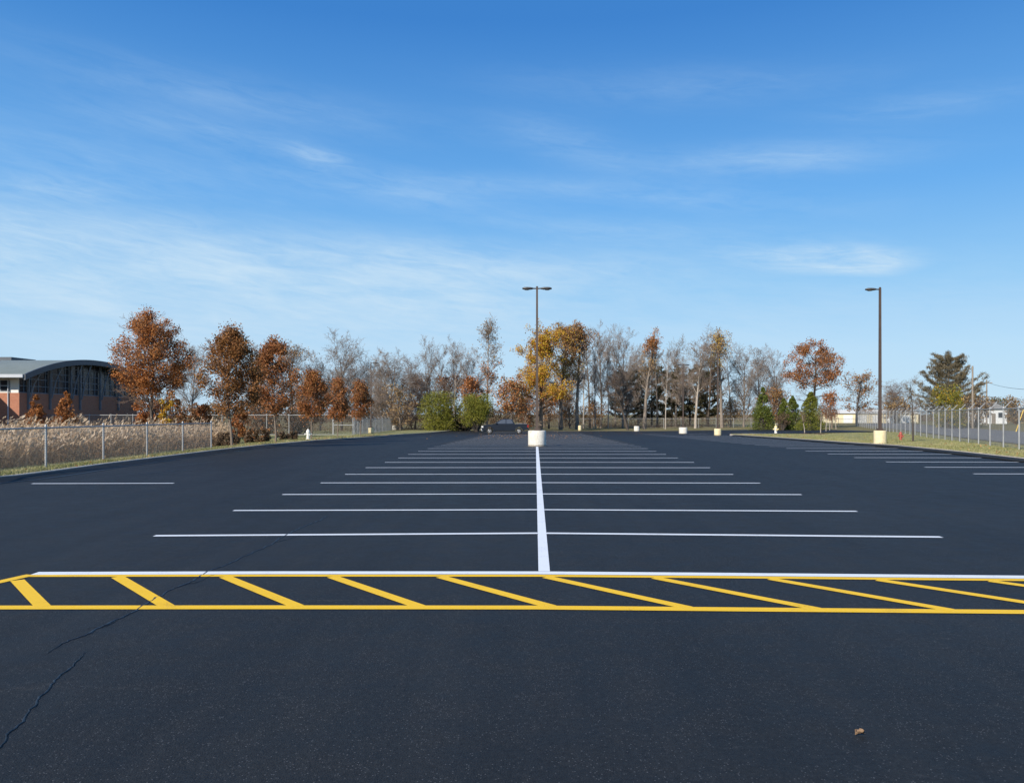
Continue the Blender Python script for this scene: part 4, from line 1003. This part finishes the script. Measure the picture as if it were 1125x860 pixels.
# ------------------------------------------------------------------ pickup
def pickup():
    d = 95.0; Lm = 5.75
    root = empty("pickup_truck", (gx(555, d), d, float(prof(d)))); tag(root, "black extended-cab pickup truck parked side-on at the far bays", "pickup")
    hw = .93
    # x runs from the front (-2.87) to the tail (+2.87)
    def arch(cx, r, z): return [(cx + r * math.cos(a), z + r * math.sin(a)) for a in np.linspace(0, math.pi, 11)]
    low = [(-2.80, .42)] + [] 
    prof_ = [(-2.86, .50), (-2.86, .78), (-2.80, 1.02), (-2.55, 1.12), (-1.35, 1.20), (-1.25, 1.24), (1.15, 1.24), (1.25, 1.22), (2.80, 1.22), (2.85, 1.10), (2.85, .55), (2.45, .50)]
    rear = arch(1.72, .47, .40); front = arch(-1.90, .47, .40)
    poly = prof_ + rear + [(-1.43 + .0, .40)] + front[1:] + [(-2.5, .44)]
    MB().prism(poly, 'y', -hw, hw).build("body", M['car_paint'], root, bevel=.02)
    cab = [(-1.38, 1.225), (-.52, 1.78), (-.30, 1.86), (.72, 1.87), (.88, 1.82), (1.18, 1.235)]
    vs = []; n = len(cab)
    for yy, k in ((-1, 0), (1, 0)):
        for x, z in cab: vs.append((x, yy * (hw - .05 - .22 * (z - 1.22) / .65), z))
    fs = [tuple(range(n)), tuple(range(2 * n - 1, n - 1, -1))] + [(i, (i + 1) % n, (i + 1) % n + n, i + n) for i in range(n)]
    MB().add(vs, fs).build("cab", M['car_paint'], root, bevel=.025)
    def side(poly2, sgn, off=.006):
        pts = [(x, sgn * (hw - .05 - .22 * (z - 1.22) / .65 + off), z) for x, z in poly2]; pin = [(x, y - sgn * .02, z) for x, y, z in pts]
        m = len(pts); return pts + pin, [tuple(range(m)), tuple(range(2 * m - 1, m - 1, -1))] + [(i, (i + 1) % m, (i + 1) % m + m, i + m) for i in range(m)]
    for s in (-1, 1):
        MB().add(*side([(-1.12, 1.30), (-.48, 1.72), (-.22, 1.78), (.06, 1.79), (.06, 1.30)], s)).build("window", M['car_glass'], root)
        MB().add(*side([(.16, 1.30), (.16, 1.79), (.68, 1.79), (.80, 1.72), (.98, 1.32)], s)).build("window", M['car_glass'], root)
        y0 = s * (hw + .002); y1 = s * (hw + .014)
        door = MB().box(-1.22, .10, min(y0, y1), max(y0, y1), .52, 1.20).build("door", M['car_paint'], root, bevel=.004)
        MB().box(-.14, .04, min(y1, s * (hw + .045)), max(y1, s * (hw + .045)), 1.05, 1.09).build("handle", M['black'], door)
        MB().box(.13, 1.10, min(y0, y1), max(y0, y1), .52, 1.20).build("door", M['car_paint'], root, bevel=.004)
        MB().box(-1.20, -1.02, min(s * (hw + .0), s * (hw + .20)), max(s * (hw + .0), s * (hw + .20)), 1.26, 1.46).build("mirror", M['black'], root, bevel=.03)
        MB().box(-2.90, -2.66, min(s * .58, s * .935), max(s * .58, s * .935), .80, 1.00).build("headlight", M['headlamp'], root, bevel=.02)
        MB().box(2.70, 2.88, min(s * .78, s * .937), max(s * .78, s * .937), .82, 1.14).build("tail_light", M['tail'], root, bevel=.02)
        for cx in (-1.90, 1.72):                     # wheel arches and wheels
            pa = [(cx + .52 * math.cos(a), .42 + .52 * math.sin(a)) for a in np.linspace(0, math.pi, 13)] + [(cx + .45 * math.cos(a), .42 + .45 * math.sin(a)) for a in np.linspace(math.pi, 0, 13)]
            MB().prism(pa, 'y', *sorted((s * (hw - .03), s * (hw + .035)))).build("wheel_arch", M['car_paint'], root, bevel=.008)
            mb = MB(); mb.lathe([(.24, -.12), (.34, -.12), (.375, -.09), (.375, .09), (.34, .12), (.24, .12)], 28)
            w = mb.build("wheel", M['rubber'], root, smooth=True); w.location = (cx, s * .80, .375); w.rotation_euler = (R(90), 0, 0)
            rim = MB().lathe([(.235, -.10), (.235, .11), (.20, .125), (.17, .085), (.05, .10), (.045, .125)], 20)
            for a in range(6):
                t = a * math.pi / 3; rim.tube([(.05 * math.cos(t), .05 * math.sin(t), .11), (.21 * math.cos(t), .21 * math.sin(t), .115)], .028, 6)
            if s < 0: rim.v = [(x, y, -z) for x, y, z in rim.v]
            r_ = rim.build("rim", M['alloy'], w, smooth=True); r_.scale = (1, 1, -1)
    MB().add([(-1.33, -.80, 1.30), (-1.33, .80, 1.30), (-.56, .66, 1.76), (-.56, -.66, 1.76), (-1.35, -.80, 1.27), (-1.35, .80, 1.27), (-.58, .66, 1.775), (-.58, -.66, 1.775)],
             [(0, 1, 2, 3), (7, 6, 5, 4), (0, 1, 5, 4), (1, 2, 6, 5), (2, 3, 7, 6), (3, 0, 4, 7)]).build("windscreen", M['car_glass'], root)
    MB().box(-2.95, -2.72, -.90, .90, .40, .66).build("front_bumper", M['alloy'], root, bevel=.04)
    MB().box(2.80, 2.98, -.90, .90, .48, .68).build("rear_bumper", M['black'], root, bevel=.03)
    MB().box(-2.90, -2.83, -.55, .55, .72, 1.02).build("grille", M['black'], root, bevel=.01)
    MB().box(1.32, 2.74, -.80, .80, 1.215, 1.235).build("bed_cover", M['black'], root, bevel=.004)
    for x0, x1 in ((1.30, 2.60),): MB().tube([(1.30, -.86, 1.25), (1.34, -.86, 1.30), (2.6, -.86, 1.30), (2.64, -.86, 1.25)], .018, 6).build("bed_rail", M['alloy'], root)
    MB().box(-1.2, 1.2, -.88, .88, .30, .52).build("underbody", M['black'], root)
pickup()

# ------------------------------------------------------------------ buildings
def curved_building():
    gx0, ys, ye, zb, eave, crest = -48.5, 75.7, 99.5, -.55, 5.55, 7.75
    root = empty("brick_building", (gx0, ys, zb)); tag(root, "brick school-like building with a curved metal roof behind the reeds", "building")
    o = np.array([gx0, ys, zb])
    def P(x0, x1, y0, y1, z0, z1): return (x0 - o[0], x1 - o[0], y0 - o[1], y1 - o[1], z0 - o[2], z1 - o[2])
    cy, half = (ys + ye) / 2, (ye - ys) / 2 + 1.4
    def arcz(y): t = (y - cy) / half; return eave + (crest - eave) * (1 - abs(t) ** 2.1)
    sill = 3.83
    w = MB(); w.box(*P(-92, gx0, ys, ye, zb, sill)); w.build("brick_wall", M['brick'], root)
    # south wall above the brick: pale panels with a window band
    MB().box(*P(-92, gx0 - .12, ys + .06, ys + .30, sill, eave - .02)).build("upper_wall", M['panel'], root)
    for b in np.arange(-49.4, -90, -3.3):
        b = float(b); a = b - 1.9
        fr = MB().box(*P(a, b, ys + .01, ys + .058, sill + .12, eave - .55)).build("window", M['steel_white'], root)
        for q in range(2):
            for r_ in range(2):
                xa = a + .06 + q * (b - a - .06) / 2; za = sill + .18 + r_ * .56
                MB().box(*P(xa, xa + (b - a) / 2 - .09, ys - .008, ys + .02, za, za + .48)).build("pane", M['glass'], fr)
    # curved gable: glazing under the arch
    n = 30; yy = np.linspace(ys + .2, ye - .2, n)
    poly = [(y - o[1], arcz(y) - .35 - o[2]) for y in yy]; poly = [(yy[0] - o[1], sill - o[2])] + poly + [(yy[-1] - o[1], sill - o[2])]
    MB().prism(poly, 'x', -.35, -.10).build("gable_glazing", M['glass'], root)
    fr = MB()
    for y in np.arange(ys + .8, ye - .5, 1.18):
        fr.box(*P(gx0 - .10, gx0 - .04, y - .03, y + .03, sill + .01, arcz(y) - .36))
    for z in (4.55, 5.25, 5.95, 6.65):
        m = [y for y in yy if arcz(y) - .4 > z]
        if len(m) > 2: fr.box(*P(gx0 - .10, gx0 - .045, m[0], m[-1], z - .03, z + .03))
    fr.box(*P(gx0 - .10, gx0 - .03, ys + .2, ye - .2, sill + .005, sill + .10)); fr.build("mullions", M['steel_blue'], root)
    for y in (77.0, 80.6, 84.4, 86.2, 90.4, 94.6, 98.4):
        MB().box(*P(gx0 + .003, gx0 + .20, y - .08, y + .08, 2.2, arcz(y) - .38)).build("pilaster", M['steel_blue'], root)
        b = np.array([gx0 + .3, y, 3.4]) - o; e = np.array([gx0 + 1.25, y + .2, arcz(y) - .45]) - o
        MB().tube([tuple(b), tuple(b * .55 + e * .45 + np.array([-.12, 0, .18])), tuple(e)], .085, 6).build("roof_strut", M['steel_blue'], root)
    # roof shell
    yr = np.linspace(cy - half, cy + half, 36); top_ = [(y - o[1], arcz(y) - o[2]) for y in yr]; bot = [(y - o[1], arcz(y) - .34 - o[2]) for y in yr[::-1]]
    MB().prism(top_ + bot, 'x', -45.0, 1.34).build("curved_roof", M['roof'], root)
    up = [(y - o[1], arcz(y) + .05 - o[2]) for y in yr]; dn = [(y - o[1], arcz(y) - .52 - o[2]) for y in yr[::-1]]
    MB().prism(up + dn, 'x', 1.345, 1.50).build("roof_fascia", M['fascia'], root)
    MB().box(*P(-92, gx0 + 1.3, cy - half - .14, cy - half - .002, eave - .28, eave + .03)).build("gutter", M['steel_white'], root)
    MB().tube([(-1.05, -.08, 4.0 + 2.0), (-1.05, -.08, .1)], .06, 8).build("downspout", M['steel_white'], root)
    MB().box(*P(-72, -55.6, cy - 2.2, cy + 2.2, crest - .06, crest + .32)).build("roof_monitor", M['fascia'], root)
    MB().box(*P(-80, -53.6, 67.5, ys - .02, zb, 5.9)).build("side_wing", M['brick'], root)
    MB().box(*P(-80.3, -53.3, 67.2, ys - .2, 5.9, 6.15)).build("wing_roof", M['fascia'], root)
curved_building()
def house(px, d, w, dep, hw_, hr, label, wall, name="small_house", rz=0.0):
    root = empty(name, at(px, d), rz); tag(root, label, "house")
    MB().box(-w / 2, w / 2, -dep / 2, dep / 2, 0, hw_).build("wall", M[wall], root)
    MB().prism([(-w / 2 - .3, hw_ + .004), (w / 2 + .3, hw_ + .004), (0, hw_ + hr)], 'y', -dep / 2 - .3, dep / 2 + .3).build("roof", M['grey_roof'], root)
    for x in (-w * .25, w * .25):
        f = MB().box(x - .5, x + .5, -dep / 2 - .03, -dep / 2 - .002, hw_ * .4, hw_ * .8).build("window", M['steel_white'], root)
        MB().box(x - .42, x + .42, -dep / 2 - .045, -dep / 2 - .025, hw_ * .44, hw_ * .76).build("pane", M['glass'], f)
    MB().box(-.45, .45, -dep / 2 - .04, -dep / 2 - .003, .02, hw_ * .72).build("door", M['wood_pole'], root)
house(1081, 175, 6.0, 7, 3.2, 1.6, "small white gabled house beyond the road", 'white_wall')
def shed():
    d = 190; root = empty("storage_building", at(955, d)); tag(root, "long low cream building with a pale roof beyond the fence corner", "building")
    MB().box(-10, 10, -4, 4, 0, 2.3).build("wall", M['cream_wall'], root)
    MB().prism([(-4.4, 2.304), (4.4, 2.304), (0, 3.2)], 'x', -10.4, 10.4).build("roof", M['panel'], root)
    for x in (-7, -3.5, 0, 3.5, 7): MB().box(x - 1.1, x + 1.1, -4.04, -4.003, .02, 1.9).build("door", M['white_wall'], root)
shed()
# utility poles and wires
def utility_pole(px, d, py, label, cross=True):
    root = empty("utility_pole", at(px, d)); tag(root, label, "utility pole", "utility poles beyond the road"); H = top(py, d) - root.location.z
    MB().tube([(0, 0, -.2), (0, 0, H)], [.15, .11], 10).build("pole", M['wood_pole'], root, smooth=True)
    if cross: 
        MB().box(-1.1, 1.1, -.06, .06, H - .7, H - .56).build("crossarm", M['wood_pole'], root)
        for x in (-.95, 0.4, .95): MB().lathe([(.05, 0), (.06, .06), (.03, .14)], 8, (x, 0, H - .56)).build("insulator", M['steel_white'], root)
    return root, H
p1, h1 = utility_pole(1068.5, 112, 402, "nearer plain timber utility pole beside the big spreading pine", False)
p2, h2 = utility_pole(1084, 150, 417, "farther utility pole behind the white house", True)
p3, h3 = utility_pole(1152, 96, 424, "utility pole whose yellow guy guard shows at the roadside", True)
def wire(a, b, sag, name, label):
    a = np.array(a); b = np.array(b); pts = [tuple(a + (b - a) * t - np.array([0, 0, sag * 4 * t * (1 - t)])) for t in np.linspace(0, 1, 14)]
    o = MB().tube(pts, .028, 5).build(name, M['black']); tag(o, label, "cable")
wire(tuple(np.array(p2.location) + [0, 0, h2 - .5]), tuple(np.array(p3.location) + [0, 0, h3 + 1.0 - 1.4]), 0.5, "power_line", "black cable sagging from the pole behind the house to the roadside pole")
g = gx(1124.5, 88)
o = MB().tube([(g, 88, -.35 + 2.6), (g - .9, 88, -.38)], .045, 8).build("guy_guard", M['guard']); tag(o, "slanted yellow guy-wire guard at the roadside", "guy guard")

# ------------------------------------------------------------------ sky, sun, camera
SUN_AZ = math.atan2(-.60, -.80); SUN_EL = R(30)
w = bpy.data.worlds.new("World"); SC.world = w; w.use_nodes = True
nt = w.node_tree; bg = nt.nodes['Background']
sky = nd(nt, 'ShaderNodeTexSky', sky_type='NISHITA'); sky.sun_disc = False; sky.sun_elevation = SUN_EL; sky.sun_rotation = SUN_AZ
sky.air_density = 1.0; sky.dust_density = .25; sky.ozone_density = 2.2; sky.altitude = 50
tc = nd(nt, 'ShaderNodeTexCoord'); sp_ = nd(nt, 'ShaderNodeSeparateXYZ'); nt.links.new(tc.outputs['Generated'], sp_.inputs[0])
az = math_(nt, 'MULTIPLY', math_(nt, 'ARCTAN2', sp_.outputs[0], sp_.outputs[1]), 57.2958)
el = math_(nt, 'MULTIPLY', math_(nt, 'ARCSINE', sp_.outputs[2]), 57.2958)
cv = nd(nt, 'ShaderNodeCombineXYZ'); nt.links.new(math_(nt, 'MULTIPLY', az, .055), cv.inputs[0]); nt.links.new(math_(nt, 'ADD', math_(nt, 'MULTIPLY', el, .30), math_(nt, 'MULTIPLY', az, .035)), cv.inputs[1])
n1 = noise(nt, 1.5, 8, .62, cv.outputs[0], .5); n2 = noise(nt, 5.5, 7, .65, cv.outputs[0], .9)
tex = math_(nt, 'ADD', math_(nt, 'MULTIPLY', n1, .62), math_(nt, 'MULTIPLY', n2, .38))
tex = math_(nt, 'MULTIPLY', math_(nt, 'SUBTRACT', tex, .36), 3.6, clamp=True)
def blob(a0, e0, sa, se, amp, tilt=0.0):
    da = math_(nt, 'DIVIDE', math_(nt, 'SUBTRACT', az, a0), sa)
    de = math_(nt, 'DIVIDE', math_(nt, 'ADD', math_(nt, 'SUBTRACT', el, e0), math_(nt, 'MULTIPLY', math_(nt, 'SUBTRACT', az, a0), tilt)), se)
    q = math_(nt, 'ADD', math_(nt, 'MULTIPLY', da, da), math_(nt, 'MULTIPLY', de, de))
    return math_(nt, 'MULTIPLY', math_(nt, 'EXPONENT', math_(nt, 'MULTIPLY', q, -1.0)), amp)
def cover(blobs, k, base):
    cov = None
    for a in blobs:
        b_ = blob(*a); cov = b_ if cov is None else math_(nt, 'ADD', cov, b_)
    return math_(nt, 'MULTIPLY', math_(nt, 'MINIMUM', cov, 1.0), math_(nt, 'ADD', math_(nt, 'MULTIPLY', tex, k), base), clamp=True)
haze_ = cover([(-32, 10.2, 24, 3.2, 0.85, 0.06), (-24, 6.2, 30, 4.6, 0.75, 0.04), (-3, 10.8, 16, 1.7, 0.72, 0.05), (-8, 8.2, 10, 1.6, 0.55, 0.05), (24, 6, 22, 4, 0.34, 0)], .66, .30)
wisp_ = cover([(6, 11.0, 8, 1.2, 0.35, 0.04), (21.5, 10.6, 5.5, 1.0, 1.0, 0.09), (24.3, 10.3, 2.4, 0.7, 1.3, 0.12), (-14.3, 18.0, 2.2, 0.55, 0.6, 0.12), (4.5, 19.2, 5, 1.3, 0.22, 0.25), (19, 17.4, 8, 1.0, 0.38, 0.04), (-9, 15.9, 9, 0.9, 0.28, 0.1), (-31, 13.8, 4, 0.9, 0.4, 0), (-28, 15.5, 12, 2.5, 0.22, 0.08), (16, 14.8, 9, 0.8, 0.22, 0.12), (-20, 21, 14, 1.4, 0.2, 0.05), (12, 22.5, 12, 1.2, 0.16, 0.06), (28, 19.5, 6, 0.8, 0.22, 0.03), (0, 16.5, 14, 0.8, 0.2, 0.06), (8, 13.2, 12, 0.9, 0.26, 0.07), (-22, 18.8, 8, 0.8, 0.22, 0.05)], .95, .14)
cov = math_(nt, 'MAXIMUM', haze_, wisp_)
hs = nd(nt, 'ShaderNodeHueSaturation'); hs.inputs['Saturation'].default_value = 1.12; hs.inputs['Value'].default_value = 1.0; nt.links.new(sky.outputs[0], hs.inputs['Color'])
air = ramp(nt, math_(nt, 'DIVIDE', el, 90.0, clamp=True), [(0, (.33, .48, .62)), (.05, (.30, .465, .625)), (.10, (.18, .385, .61)), (.17, (.092, .285, .585)), (.30, (.030, .155, .435)), (1, (.02, .07, .20))])
air10 = nd(nt, 'ShaderNodeVectorMath', operation='SCALE'); nt.links.new(air, air10.inputs[0]); air10.inputs[3].default_value = 10
clear = mixc(nt, .90, hs.outputs[0], air10.outputs[0])
skyc = mixc(nt, cov, clear, (3.9, 5.2, 6.35))
nt.links.new(skyc, bg.inputs[0]); bg.inputs[1].default_value = .11

sl = bpy.data.lights.new("sun", 'SUN'); sl.energy = 4.6; sl.angle = R(.55); sl.color = (1.0, .93, .82)
so = bpy.data.objects.new("sun", sl); link(so)
from mathutils import Vector
sd = Vector((math.sin(SUN_AZ) * math.cos(SUN_EL), math.cos(SUN_AZ) * math.cos(SUN_EL), math.sin(SUN_EL)))
so.rotation_euler = sd.to_track_quat('Z', 'Y').to_euler()

cam = bpy.data.cameras.new("camera"); co = bpy.data.objects.new("camera", cam); link(co)
cam.sensor_width = 36; cam.lens = 36 * F / 1125; cam.shift_y = 25 / 1125; cam.clip_end = 8000; cam.clip_start = .05
co.location = (0, 0, EYE); co.rotation_euler = (R(90), 0, 0); SC.camera = co
SC.view_settings.view_transform = 'Standard'; SC.view_settings.look = 'None'; SC.view_settings.exposure = 0.4; SC.view_settings.gamma = 1.0
SC.view_settings.use_curve_mapping = False
try:
    SC.cycles.max_bounces = 6; SC.cycles.transparent_max_bounces = 8
except Exception: pass
